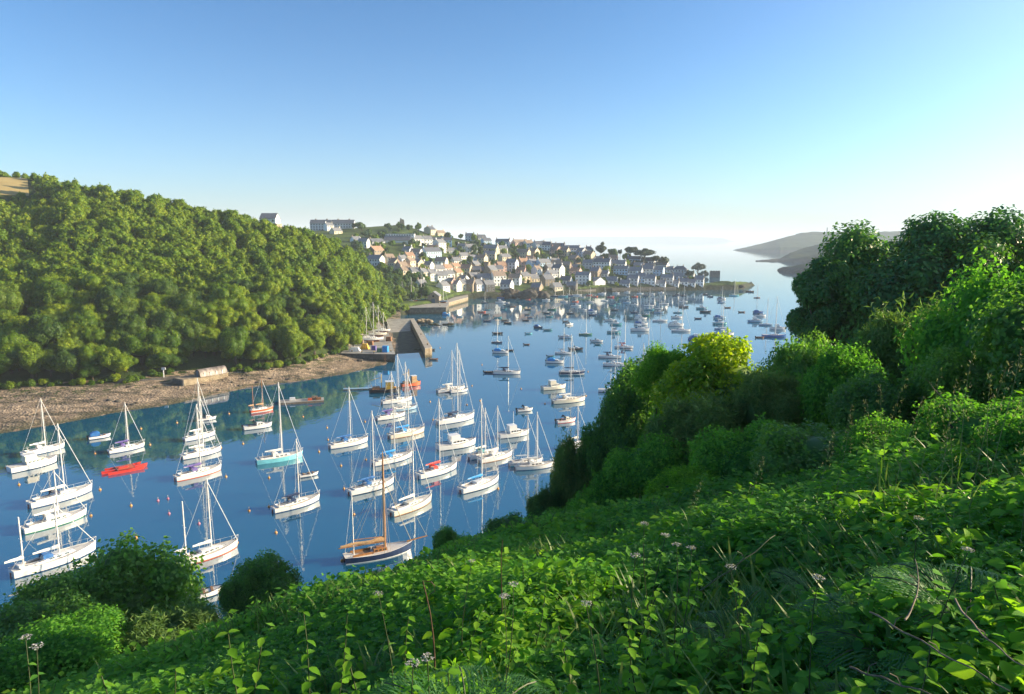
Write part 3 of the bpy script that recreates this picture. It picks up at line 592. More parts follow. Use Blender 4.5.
for k in range(110):
    px = hr.uniform(398, 655); lo = np.interp(px, [398, 440, 560, 655], [256, 250, 252, 268]); py = hr.uniform(lo, np.interp(px, [398, 440, 480, 655], [276, 284, 288, 285]))
    if all(abs(px - q[0]) > (q[2] + 7) * .42 or abs(py - q[1]) > 4.5 for q in HS): HS.append((px, py, hr.uniform(7, 10.5), hr.choice([1, 2, 2, 2, 3]), hr.choice(['white', 'white', 'cream', 'white', 'pink', 'stone', 'blue']), hr.choice(['slate', 'slate', 'brown', 'dark', 'tiled']), hr.uniform(5, 45), 0))
for (px, py, wp, st, wa, ro, yo, hip) in HS:
    p = spot(px, py)
    if not p: continue
    sl_ = math.hypot(p[0], p[1]); w = wp * sl_ / F * 1.08; th_ = math.atan2(p[0], p[1]); d = min(hr.uniform(6.5, 8.5), w * 1.1)
    if yo >= 45: w, d = d + 1, max(w, 7)
    if wa == 'grey' and hr.random() < .6: wa = 'white'
    if px < 560 and hr.random() < .5: yo = -hr.uniform(25, 50)
    ry = -th_ - R(yo + hr.uniform(-4, 4)); dep = d / 2
    loc = (p[0] + math.sin(th_) * dep, p[1] + math.cos(th_) * dep, p[2] + .1)
    t = house(loc, ry, w, d, st, wa, ro, 'house', None, hip, 2 if hr.random() < .6 else 1, hr)
    occ.append((loc[0], loc[1], max(w, d) / 2)); rows.setdefault(int((291 - py) / 5.5), []).append((px, t, wa, ro, st))
RN = ['village waterfront row', 'second village row up', 'third village row up', 'fourth village row up', 'fifth village row up', 'sixth village row up', 'seventh village row up', 'eighth village row up', 'ninth village row up', 'tenth village row up', 'topmost village row', 'topmost village row']
for k in rows:
    for i, (px, t, wa, ro, st) in enumerate(sorted(rows[k], key=lambda q: q[0])):
        tag(t, '%s house with %s roof, %s from the left in the %s' % (wa, ro, ordn(i + 1), RN[k]), 'house', 'houses of the harbour village')

# school with a long slate roof and white clerestory
p = spot(398, 243); th_ = math.atan2(p[0], p[1]); t = empty('school_building', (p[0] + 8 * math.sin(th_), p[1] + 8 * math.cos(th_), p[2] - .5), -th_ - R(8)); L_ = 24
b = MB(); b.box(-12, 12, -7, 7, -4, 3.0); b.box(-11.5, 16, -1.5, 7, 3, 9.2); b.build('wall', M['w_white'], t)
b = MB(); b.add([(-12.6, -8, 2.9), (12.6, -8, 2.9), (12.6, -1.4, 7.0), (-12.6, -1.4, 7.0), (-12.6, -8, 3.1), (12.6, -8, 3.1), (12.6, -1.4, 7.2), (-12.6, -1.4, 7.2)], [(0, 1, 2, 3), (4, 5, 6, 7), (0, 1, 5, 4), (1, 2, 6, 5), (3, 0, 4, 7)]); b.box(-12, 16.5, -2, 7.5, 9.2, 9.5); b.build('roof', M['r_dark'], t)
for i in range(11): window(MB(), -10.3 + i * 2.45, 8.0, -1.5, 1.5, .9).build('window', [M['trim'], M['glass']], t)
tag(t, 'long white school with a broad dark lower roof on the upper village slope', 'school'); occ.append((t.location.x, t.location.y, 15))
# long building on the skyline
p = at(333, 231, 795); th_ = math.atan2(p[0], p[1]); zz = at(333, 230.0, 795)[2]; t = empty('long_terrace', (p[0], p[1], zz - 1), -th_ - R(12))
gable_walls(47, 9, 8.2, 3.6, 8).build('wall', M['w_grey'], t); gable_roof(47, 9, 8.2, 3.6).build('roof', M['r_dark'], t)
for s in range(3):
    for i in range(16): window(MB(), -22 + i * 2.93, 1.6 + s * 2.6, -4.5, 1.3, 1.3).build('window', [M['trim'], M['glass']], t)
for x in (-18, -6, 6, 18): b = MB(); b.box(x - .8, x + .8, -.5, .5, 11, 13); b.build('chimney', M['w_stone'], t)
tag(t, 'long grey three storey terrace standing on the skyline above the wood', 'terrace'); occ.append((t.location.x, t.location.y, 24))
p = at(270, 222, 446); th_ = math.atan2(p[0], p[1]); zz = at(270, 223.5, 446)[2]
t = house((p[0], p[1], zz), -th_ - R(22), 9.5, 7, 1, 'white', 'slate', 'hilltop_house', 3, 0, 0, hr); tag(t, 'white house with grey slate roof standing alone among hilltop trees', 'house')
b = MB(); b.box(-5.6, 5.6, -4, 4, -12, -.05); b.build('plinth', M['w_stone'], t)
# ruined chapel tower
p = spot(402, 225.2); t = empty('ruined_tower', p, .3); b = MB(); b.box(-2.5, 2.5, -2.5, 2.5, -2, 5.2, 0, .86, .86); b.box(-1.9, 1.9, -1.9, 1.9, 5.2, 6.4, 0, .8, .9); b.box(-1.9, -.6, -1.9, 1.9, 6.3, 7.6, 0, .7, .8)
b.build('wall', M['w_darkstone'], t); b = MB(); b.box(-.7, .7, -2.55, -2.3, .2, 2.6); b.build('doorway', M['black'], t); tag(t, 'ragged stone ruin alone on the green hilltop skyline', 'ruin')
# blockhouse on the point
p = spot(714.5, 280.0); th_ = math.atan2(p[0], p[1]); t = empty('stone_blockhouse', (p[0] + 3 * math.sin(th_), p[1] + 3 * math.cos(th_), p[2] - .3), -th_ + R(6)); b = MB()
b.box(-5.9, 5.9, -5, 5, -5, 11.2, 0, .97, .97); b.box(-5.9, 5.9, -5.1, 5.1, 11.2, 11.5)
for x in (-4.6, -1.6, 1.6, 4.6): b.box(x - .8, x + .8, -5.1, -4.4, 11.5, 12.3)
b.build('wall', M['w_darkstone'], t)
for x, z in ((-2.5, 3), (2.5, 3.6), (0, 8)): b = MB(); b.box(x - .35, x + .35, -5.06, -4.9, z, z + 1.4); b.build('window', M['black'], t)
tag(t, 'square dark stone blockhouse on the rocky point beside the harbour mouth', 'blockhouse'); occ.append((t.location.x, t.location.y, 8))
# church tower in the village
p = spot(487, 275); th_ = math.atan2(p[0], p[1]); t = empty('church', (p[0], p[1] + 4, p[2]), -th_ - R(20)); b = MB(); b.box(-2.2, 2.2, -2.2, 2.2, -3, 11); b.box(-2.4, 2.4, -2.4, 2.4, 11, 11.5)
for x in (-2.1, 2.1):
    for y in (-2.1, 2.1): b.box(x - .3, x + .3, y - .3, y + .3, 11.5, 12.6, 0, .3, .3)
b.build('tower', M['w_stone'], t); g = gable_walls(12, 6, 4, 3); g.v = [(x - 8, y, z) for x, y, z in g.v]; g.build('nave', M['w_stone'], t); g = gable_roof(12, 6, 4, 3); g.v = [(x - 8, y, z) for x, y, z in g.v]; g.build('roof', M['r_slate'], t)
tag(t, 'small stone church with a square tower amid the village houses', 'church'); occ.append((t.location.x, t.location.y, 9))
# daymark on the cape
dd_ = np.arange(2500, 3500, 10.0); a_ = math.atan2(*at(827, 232, 3000)[:2]); zq = C1(np.sin(a_) * dd_, np.cos(a_) * dd_); kq = int(np.argmax((zq - CAMZ) / dd_)); x, y, zz = math.sin(a_) * dd_[kq], math.cos(a_) * dd_[kq], float(zq[kq]); b = MB(); b.box(-2, 2, -2, 2, -6, 19, 0, .7, .7); o = b.build('daymark_tower', M['r_dark']); o.location = (x, y, zz); tag(o, 'tall slim daymark tower on top of the far cape', 'daymark')

# --- quays and walls
def pq(poly, z): return [(*W(a, b, z)[:2], z) for a, b in poly]
def quay(name, poly, z, label, cat_, wall='quay_stone', top='quay_top', cope=True):
    t = empty(name, (0, 0, 0)); q = pq(poly, z); b = MB(); b.prism(q, -2.5, z, 0); b.build('wall', [M[wall]], t)
    c = [sum(p[i] for p in q) / len(q) for i in (0, 1)]; q2 = [(c[0] + (p[0] - c[0]) * 1.012, c[1] + (p[1] - c[1]) * 1.012, z + .22) for p in q]; b = MB(); b.prism(q2, z + .004, z + .22, 0); b.build('paving', [M[top]], t)
    tag(t, label, cat_); return t
quay('boatyard_quay', [(341, 353.5), (395, 354.5), (388, 333), (378, 322), (362, 326), (350, 345)], 3.0, 'stone boatyard quay cluttered with gear at the corner of the wooded hill', 'quay', 'sea_stone', 'concrete')
quay('boatyard_wharf', [(386, 305.5), (410, 308), (446, 307.5), (449, 303.5), (443, 300), (415, 299), (392, 299.5)], 4.0, 'dark walled wharf carrying the boatyard shed and laid up boats', 'wharf', 'sea_stone', 'concrete')
quay('village_quay', [(446, 303.5), (468, 297.5), (468, 294), (456, 293.5), (440, 299.5)], 3.2, 'sunlit stone village quay right of the boatyard wharf', 'quay')
quay('harbour_pier', [(410, 319.2), (414, 318.8), (432, 347.5), (425, 349)], 3.6, 'long narrow stone pier enclosing the boatyard slipway', 'pier', 'quay_stone', 'quay_top')
b = MB()
q = [W(386, 330, 2.6), W(411, 327.5, 2.6), W(425, 352, -.5), W(399, 356, -.5)]
def lerp3(a, c, t): return tuple(a[i] + (c[i] - a[i]) * t for i in range(3))
t = empty('slipway', (0, 0, 0)); q0 = [W(387, 319, 4.0), W(410.5, 318.5, 4.0)]
b = MB(); b.add([q0[0], q0[1], W(410.5, 331, 1.6), W(387.5, 333, 1.6)], [(0, 1, 2, 3)]); b.build('ramp', M['concrete'], t)
b = MB(); b.add([W(387.5, 333, 1.6), W(410.5, 331, 1.6), W(425, 352, .06), W(398, 353.5, .06), W(399, 362, -1.2), W(427, 360, -1.2)], [(0, 1, 2, 3), (3, 2, 5, 4)]); b.build('weedy_floor', M['weed'], t)
tag(t, 'boatyard slipway, pale concrete above and dark weed below, left of the pier', 'slipway')
# seawall under the village, in runs
def seawall(name, pts, z, label, mm='sea_stone', th=1.2):
    b = MB(); P = [W(a, c, 0) for a, c in pts]; rg = []
    for i, p in enumerate(P):
        n = Vector((p[0], p[1], 0)).normalized(); f = Vector(p) - n * .3; k = Vector(p) + n * (th + 9)
        rg.append([(f.x, f.y, -2), (f.x + n.x * .5, f.y + n.y * .5, z), (k.x, k.y, z + .3), (k.x, k.y, -2)])
    b.rings(rg); tag(b.build(name, M[mm]), label, 'sea wall', 'sea walls below the village')
seawall('sea_wall', [(478, 297.5), (490, 297.6), (500, 297.4), (512, 297)], 3.4, 'dark stone sea wall below the grey roofed houses of the village')
seawall('sea_wall', [(556, 295), (575, 294.3), (596, 292.8)], 3.2, 'dark sea wall below the white waterside cottages')
seawall('sea_wall', [(612, 292.4), (650, 291.5), (676, 291)], 3.4, 'long dark sea wall halfway along the village shore toward the point')
def rockpile(name, px, py, z, r, n, label, seed, mm='rock', flat=.5, sx=1.0):
    rr = np.random.default_rng(seed); c = W(px, py, z); P = []
    iv, it = ICO2
    for i in range(n):
        o = rr.normal(size=3) * r * .42 * [sx, 1, .3]; s_ = r * rr.uniform(.25, .5); v = iv * s_ * [sx ** .5, 1, flat] * (1 + .22 * np.sin(iv[:, :1] * 7 + i) * np.cos(iv[:, 1:2] * 6 + 2 * i) + .09 * rr.normal(size=(len(iv), 1))); P.append((v + o + [c[0], c[1], z], it, np.zeros(len(iv))))
    V, T, C = cat(P); o = link(name, tri_mesh(name, V, T, M[mm])); tag(o, label, 'rocks'); return o
rockpile('rock_outcrop', 527, 295, 2.5, 9, 14, 'dark rocky outcrop standing out between the village sea walls', 1, sx=1.7, flat=.9)
rockpile('rock_outcrop', 436, 325, 0.1, 3.6, 9, 'low weedy rocks awash just right of the pier', 2, 'weed', .4, 1.8)
rockpile('rock_outcrop', 425, 321, 1.0, 4, 9, 'pale boulders against the right side of the pier', 3, 'quay_stone', .6)
rockpile('rock_outcrop', 733, 287, 1.5, 8, 12, 'black rocks below the blockhouse at the tip of the point', 4, 'rock', .6, 2.0)
rockpile('rock_outcrop', 420, 349.5, .2, 2.2, 7, 'weedy rocks at the foot of the slipway', 5, 'weed', .4)
rockpile('rock_outcrop', 350, 362, .8, 2.2, 10, 'brown boulders below the boatyard quay wall', 6, 'rock', .6, 2)
# shed on the wharf
p = W(434, 303, 4.2); th_ = math.atan2(p[0], p[1]); t = empty('boat_shed', (p[0], p[1] + 3, 4.2), -th_ + R(80)); gable_walls(9, 7.6, 4.6, 2.8, 0).build('wall', M['w_stone'], t); gable_roof(9, 7.6, 4.6, 2.8).build('roof', M['r_slate'], t)
b = MB(); b.box(-4.6, -4.48, -1.2, 1.2, .1, 3); b.build('door', M['door'], t); b = MB(); b.box(-4.6, -4.48, -.6, .6, 3.9, 5.2); b.build('window', M['glass'], t); tag(t, 'pale stone gabled boat shed on the end of the dark wharf', 'shed')

# --- hut and stone quay at the beach
def beachp(px, py, z=2.6): return W(px, py, z)
p = beachp(206, 380, 2.4); th_ = math.atan2(p[0], p[1]); rzb = -th_ + R(30)
t = empty('stone_jetty', (p[0], p[1], 0), rzb); b = MB(); b.box(-7.6, 7.6, -.2, 5.5, -.5, 3.4, 0, .995, .98); b.build('wall', M['quay_stone'], t); b = MB(); b.box(-7.7, 7.7, -.3, 5.5, 3.41, 3.65); b.build('coping', M['quay_stone'], t); b = MB(); b.box(-7.7, -7.3, -.35, 5.5, -.3, 3.7); b.build('end_pier', M['w_darkstone'], t); tag(t, 'squared stone quay at the back of the beach carrying a rounded hut', 'quay')
t = empty('rounded_hut', (p[0] + .6, p[1] + 2.6, 3.65), rzb); n = 12; arc = [(math.cos(PI * i / n), math.sin(PI * i / n)) for i in range(n + 1)]
b = MB(); b.rings([[(x, c * 1.7, s * 2.3) for c, s in arc] for x in (-4.6, -3, -1.4, .2, 1.8, 3.4, 4.6)], closed=False, cap0=False, cap1=False); b.build('roof', M['tin'], t, True)
b = MB(); b.add([(-4.5, c * 1.65, s * 2.2) for c, s in arc] + [(-4.5, 0, 0)], [tuple(range(n + 1))]); b.add([(4.5, c * 1.65, s * 2.2) for c, s in arc], [tuple(range(n + 1))]); b.build('end_wall', M['timber'], t)
b = MB(); b.box(-4.62, -4.52, -.5, .5, 0, 1.8); b.build('door', M['door'], t)
for i in range(4): b = MB(); x = -3.1 + i * 2.0; b.box(x - .12, x + .12, -1.72, -1.62, .1, 1.2); b.build('rib', M['trim'], t)
tag(t, 'long rounded rusty tin hut on the stone quay above the beach', 'hut')
p = beachp(164, 379.5, 2.6); o = MB(); o.tube([(0, 0, -1), (0, 0, 3.4)], .16, 8); o.box(-.5, .7, -.1, .1, 3.3, 4.0); o = o.build('beacon_post', M['trim']); o.location = (p[0], p[1], 2.4); tag(o, 'white post with a board standing on the beach left of the rounded hut', 'post')
p0, p1 = W(118, 383, 2.9), W(180, 377, 3.0); b = MB(); dn = (Vector(p1) - Vector(p0)).normalized(); nn = Vector((-dn.y, dn.x, 0)) * .6
b.prism([(p0[0], p0[1]), (p1[0], p1[1]), (p1[0] + nn.x, p1[1] + nn.y), (p0[0] + nn.x, p0[1] + nn.y)], 0, 3.3); tag(b.build('beach_wall', M['w_darkstone']), 'low dark stone wall along the beach left of the rounded hut', 'wall')
# boulders scattered on the beach
rr = random.Random(3)
for i in range(36):
    a = rr.uniform(-.63, -.22); s = float(np.interp(a, S1[0], S1[1])); tt = max(float(np.interp(a, T1[0], T1[1])), s + 4); d = s + (tt - s) * rr.uniform(.1, .95); x, y = math.sin(a) * d, math.cos(a) * d
    iv, it = ICO1; v = iv * rr.uniform(.3, .75) * np.array([1.3, 1, .6]) * (1 + .12 * np.random.default_rng(i).normal(size=(len(iv), 1)))
    o = link('boulder', tri_mesh('boulder', v, it, M['rock'])); o.location = (x, y, onH(H1, x, y)); o.rotation_euler = (0, 0, rr.uniform(0, 6)); o['_a'] = a
    tag(o, 'x', 'boulder', 'boulders scattered on the beach')
bl = sorted([o for o in COL.objects if o.name.startswith('boulder') and '_a' in o], key=lambda o: o['_a'])
for i, o in enumerate(bl): o['label'] = 'small brown boulder lying on the pebble beach, %s from the left' % ordn(i + 1); del o['_a']

# --- boatyard gear
def gear(name, px, py, z, dims, mm, label, cat_, taper=.92, lid=None):
    p = W(px, py, z); th_ = math.atan2(p[0], p[1]); t = empty(name, (p[0], p[1], z), -th_ - R(15)); w_, d_, h_ = dims; b = MB(); b.box(-w_ / 2, w_ / 2, -d_ / 2, d_ / 2, 0, h_, 0, taper, taper)
    b.build('body', M[mm], t); b = MB(); b.box(-w_ / 2 * taper - .06, w_ / 2 * taper + .06, -d_ / 2 * taper - .06, d_ / 2 * taper + .06, h_ + .003, h_ + .15); b.build('lid', M[lid or mm], t)
    b = MB()
    for k in range(4): x = -w_ / 2 + w_ * (k + .5) / 4; b.box(x - .05, x + .05, -d_ / 2 - .05, -d_ / 2 + .1, .1, h_ * .9)
    b.build('ribs', M[lid or mm], t); tag(t, label, cat_); return t
gear('tarpaulin_stack', 365, 349, 3.22, (3.4, 2.4, 2.0), 'yellow', 'yellow tarpaulin covered stack on the boatyard quay', 'stack', .55)
gear('storage_tank', 385.5, 352, 3.22, (2.1, 2.0, 2.2), 'brightblue', 'bright blue storage tank on the edge of the boatyard quay', 'tank', .95)
gear('tarpaulin_stack', 355, 351, 3.22, (4.4, 2, 1.4), 'white_canvas', 'white sheeted stack at the left end of the boatyard quay', 'stack', .6)
gear('crate', 374, 350, 3.22, (1.8, 1.6, 1.5), 'purple', 'purple crate between the yellow stack and the blue tank', 'crate')
gear('crate', 379.5, 352, 3.22, (1.7, 1.6, 1.3), 'green', 'green crate beside the bright blue tank', 'crate')
gear('crate', 370.5, 345, 3.22, (2.2, 1.8, 1.5), 'rust', 'rusty crate behind the yellow stack on the quay', 'crate')
gear('crate', 360, 344, 3.22, (3, 1.8, 1.6), 'timber', 'brown timber crate behind the white sheeted stack', 'crate')
gear('crate', 389, 341, 3.22, (2.2, 2, 1.6), 'rust', 'rusty crate on the slipway side of the quay', 'crate')
gear('skip', 424, 302.5, 4.22, (4, 3, 2.4), 'teal', 'teal skip beside the boat shed on the wharf', 'skip')

for i, (px, py, z_, wh) in enumerate([(352, 352, 3.22, 'left end of the boatyard quay edge'), (362, 353, 3.22, 'boatyard quay edge below the yellow stack'), (374, 353.5, 3.22, 'boatyard quay edge below the crates'), (391, 352, 3.22, 'corner of the boatyard quay nearest the slipway'), (427.5, 345, 3.82, 'outer end of the long pier'), (421, 335, 3.82, 'middle of the long pier'), (400, 306.5, 4.22, 'left part of the dark wharf edge'), (440, 306, 4.22, 'right corner of the dark wharf')]):
    p = W(px, py, z_); t = empty('bollard', p); b = MB(); b.tube([(0, 0, -.1), (0, 0, .55), (0, 0, .7)], [.2, .16, .26], 10); b.build('post', M['black'], t); b = MB(); b.tube([(0, 0, .7), (0, 0, .8)], [.27, .2], 10); b.build('cap', M['yellow'], t); tag(t, 'short iron bollard at the ' + wh, 'bollard', 'bollards on the quays')
for i, (px, py, lb) in enumerate([(429.5, 349, 'iron ladder on the end face of the long pier'), (385, 354.8, 'iron ladder down the boatyard quay wall')]):
    p = W(px, py, 3.4); b = MB()
    for s in (-.25, .25): b.tube([(s, -.25, -3.6), (s, -.25, .3)], .05, 5)
    for k in range(9): b.tube([(-.25, -.25, -3.3 + k * .4), (.25, -.25, -3.3 + k * .4)], .035, 4)
    o = b.build('ladder', M['rust']); o.location = p; tag(o, lb, 'ladder')

# --- village trees and pines
GV = []
for k in range(8):
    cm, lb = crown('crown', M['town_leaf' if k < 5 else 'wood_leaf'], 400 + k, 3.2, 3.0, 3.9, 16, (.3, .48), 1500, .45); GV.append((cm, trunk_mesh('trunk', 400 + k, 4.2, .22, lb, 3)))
PV = []
for k in range(3):
    cm, lb = crown('crown', M['pine_leaf'], 450 + k, 6.2, 3.4, 9.6, 20, (.24, .38), 3600, .5, flat=.3, low=-.2, shell=(.75, 1.15)); PV.append((cm, trunk_mesh('trunk', 450 + k, 10.4, .4, lb, 9)))
vt = []
tr = random.Random(21); tries = 0
def clear(x, y, r_):
    th_ = math.atan2(x, y); d = math.hypot(x, y)
    for (hx, hy, hr_) in occ:
        if math.hypot(x - hx, y - hy) < hr_ * .8 + r_ * .6: return False
        hd = math.hypot(hx, hy)
        if 0 < hd - d < 12 and abs(math.atan2(hx, hy) - th_) * hd < hr_ * .45: return False
    return all(math.hypot(x - a, y - b) > (r_ + c) * .45 for a, b, c in [v[:3] for v in vt])
while len(vt) < 270 and tries < 9000:
    tries += 1; px = tr.uniform(352, 704); lo = np.interp(px, [352, 402, 480, 560, 620, 704], [226, 227, 234, 243, 254, 276]); hi = np.interp(px, [352, 400, 440, 470, 560, 704], [262, 285, 285, 282, 288, 287])
    p = hit(px, tr.uniform(lo, hi), H2, 430, 860, 2.0)
    if not p: continue
    r_ = tr.uniform(2.0, 4.4) if p[2] > 12 else tr.uniform(1.5, 2.8)
    if clear(p[0], p[1], r_): vt.append((p[0], p[1], r_, p[2], px))
for k in range(60):
    p = hit(tr.uniform(380, 426), tr.uniform(280, 301), H2, 430, 860, 2.0)
    if p and clear(p[0], p[1], 2): vt.append((p[0], p[1], tr.uniform(2.6, 4.4), p[2], 400))
tt_ = {}
for v in vt: tt_.setdefault(min(int(v[3] / 6), 12), []).append(v)
for k in sorted(tt_):
    for i, (x, y, r_, z, px) in enumerate(sorted(tt_[k], key=lambda v: math.atan2(v[0], v[1]))):
        g = GV[tr.randrange(8)]; s_ = r_ / 3.2; o = empty('garden_tree', (x, y, z - .7), tr.uniform(0, 6)); o.scale = (s_, s_, s_ * tr.uniform(.8, 1.25)); link('crown', g[0], o); link('trunk', g[1], o)
        tag(o, 'bushy green tree %s from the left in the %s tier of trees among village houses' % (ordn(i + 1), ordn(k + 1)), 'tree', 'trees between the village houses')
def pine(px, top, base, hw, kind, label):
    p = spot(px, base); s_ = None; d = math.hypot(p[0], p[1]); H_ = (base - top) / F * d
    v = PV[kind]; o = empty('pine_tree', (p[0], p[1], p[2] - .3), px % 6); sx = hw * d / F / 6.2; o.scale = (sx, sx, H_ / 12.8); link('crown', v[0], o); link('trunk', v[1], o); tag(o, label, 'pine tree', 'flat topped pines near the point')
pine(630, 241.5, 257, 8, 0, 'wide flat topped pine, leftmost of the skyline pines'); pine(644, 243.5, 260, 11, 1, 'broadest dark pine, behind the white houses on the skyline'); pine(664, 253, 268, 6.5, 2, 'dark pine above the white houses left of the lone umbrella pine')
pine(655, 255, 268, 6, 0, 'low dark pine touching the left side of a taller pine'); pine(697.5, 256.5, 273, 6.8, 1, 'lone umbrella pine nearest the stone blockhouse'); pine(620, 243.5, 255, 3, 2, 'smallest thin pine on the skyline beside the round dark tree')
def dtree(px, top, base, hw, label, mt='town_leaf', seed=0):
    p = spot(px, base); d = math.hypot(p[0], p[1]); H_ = (base - top) / F * d; rx = hw * d / F
    cm, lb = crown('crown', M[mt], 470 + seed, rx, H_ * .48, H_ * .55, 20, (.3, .45), 3000, .5); o = empty('evergreen_tree', (p[0], p[1], p[2] - .4)); link('crown', cm, o); link('trunk', trunk_mesh('trunk', seed, H_ * .5, .35), o); tag(o, label, 'tree')
dtree(601, 238.5, 254, 6, 'tall round dark evergreen on the skyline right of the village', 'pine_leaf', 1); dtree(703, 264, 275, 5, 'bushy dark evergreen beneath the umbrella pine', 'pine_leaf', 2); dtree(690, 266, 275, 4, 'small evergreen just left of the umbrella pine', 'pine_leaf', 3)
dtree(419, 220.5, 227.5, 2.6, 'round tree on the skyline right of the ruined tower', 'town_leaf', 4); dtree(427, 222, 229, 2.6, 'bushy skyline tree, second right of the ruined tower', 'town_leaf', 5); dtree(612, 247, 258, 6, 'broad dark green tree between skyline evergreen and pines', 'town_leaf', 6); dtree(640, 260, 266, 7, 'low spreading tree below the skyline pines', 'pine_leaf', 7)
# ------------------------------------------------------------------ boats
def hull_pts(L, B, fb, sheer, draft, transom, n=13, rake=.5):
    rows = []
    for i in range(n):
        t = i / (n - 1); x = -L / 2 + L * t
        if t < .5: b = B / 2 * (transom + (1 - transom) * math.sin(PI / 2 * t / .5))
        else: b = B / 2 * max(math.cos((t - .5) / .5 * PI / 2), 0) ** .8
        b = max(b, .02); z = fb * (1 + sheer * abs((t - .42) / .58) ** 2.0 * (1 if t > .42 else .35)); dr = draft * math.sin(PI * min(max(t * .9 + .08, 0), 1))
        xr = rake * (t - .5) * 2 * (abs(t - .5) * 2) ** 3 if t > .5 else -rake * .3 * (abs(t - .5) * 2) ** 3
        half = [(x - xr * 1.0, 0, -dr), (x - xr * .8, b * .55, -dr * .7), (x - xr * .35, b * .86, 0), (x - xr * .3, b * .9, .14), (x - xr * .15, b * .97, z * .6), (x, b, z)]
        rows.append((half, b, z, x))
    return rows
def hull(L, B, fb=.95, sheer=.35, draft=.5, transom=.6, mats=None, parent=None, rake=.6):
    rows = hull_pts(L, B, fb, sheer, draft, transom, rake=rake); b = MB(); full = []
    for half, bb, z, x in rows: full.append(half[::-1] + [(p[0], -p[1], p[2]) for p in half[1:]])
    n = len(full[0]); vs = [p for r_ in full for p in r_]; 
    for i in range(len(full) - 1):
        for k in range(n - 1):
            lev = min(k, n - 2 - k); m = 0 if lev < 2 else (1 if lev == 2 else 2)
            a = i * n + k; s = len(b.v); b.add([vs[a], vs[a + 1], vs[a + 1 + n], vs[a + n]], [(0, 3, 2, 1)], m)
    b.add(full[0], [tuple(range(n))], 0)
    o = b.build('hull', mats, parent, False); d = MB(); dk = []
    for half, bb, z, x in rows: dk.append([(x, bb * .97, z - .05), (x, 0, z + .02), (x, -bb * .97, z - .05)])
    d.rings(dk, closed=False, cap0=False, cap1=False); g = MB()
    for s in (1, -1): g.tube([(x, s * bb * .985, z + .02) for half, bb, z, x in rows], .035, 4)
    return o, d, g, rows
def sheer_at(rows, t):
    i = min(int(t * (len(rows) - 1)), len(rows) - 2); f = t * (len(rows) - 1) - i; return rows[i][2] * (1 - f) + rows[i + 1][2] * f, rows[i][1] * (1 - f) + rows[i + 1][1] * f
def cabin_mesh(x0, x1, w0, w1, z0, h, slope=.5, tz=.82):
    b = MB(); b.rings([[(x0, w0, z0), (x0 + .05, w0 * tz, z0 + h), (x0 + .05, 0, z0 + h * 1.12), (x0 + .05, -w0 * tz, z0 + h), (x0, -w0, z0)],
                       [((x0 + x1) / 2, (w0 + w1) / 2 * 1.03, z0), ((x0 + x1) / 2, (w0 + w1) / 2 * tz, z0 + h * .96), ((x0 + x1) / 2, 0, z0 + h * 1.08), ((x0 + x1) / 2, -(w0 + w1) / 2 * tz, z0 + h * .96), ((x0 + x1) / 2, -(w0 + w1) / 2 * 1.03, z0)],
                       [(x1, w1, z0), (x1 - slope, w1 * tz * .9, z0 + h * .72), (x1 - slope, 0, z0 + h * .8), (x1 - slope, -w1 * tz * .9, z0 + h * .72), (x1, -w1, z0)]]); return b
def side_windows(b, x0, x1, w0, w1, z, h, n=3, off=.02):
    for s in (-1, 1):
        for i in range(n):
            a = (i + .18) / n; c = (i + .82) / n; xa, xc = x0 + (x1 - x0) * a, x0 + (x1 - x0) * c; wa, wc = w0 + (w1 - w0) * a, w0 + (w1 - w0) * c
            b.add([(xa, s * (wa + off), z), (xc, s * (wc + off), z), (xc, s * (wc - .06 + off), z + h), (xa, s * (wa - .06 + off), z + h)], [(0, 1, 2, 3)])
    return b
def place(o, px, py, brg, dx=0, z=0):
    p = W(px, py, z); o.location = (p[0], p[1], z); o.rotation_euler = (0, 0, PI / 2 - R(brg)); return p
def mast_top(px, py, mpy):
    p = W(px, py, 0); d = math.hypot(p[0], p[1]); return at(px, mpy, d)[2]
def spar(b, a, c, r, r2=None): b.tube([a, c], [r, r2 or r], 6)
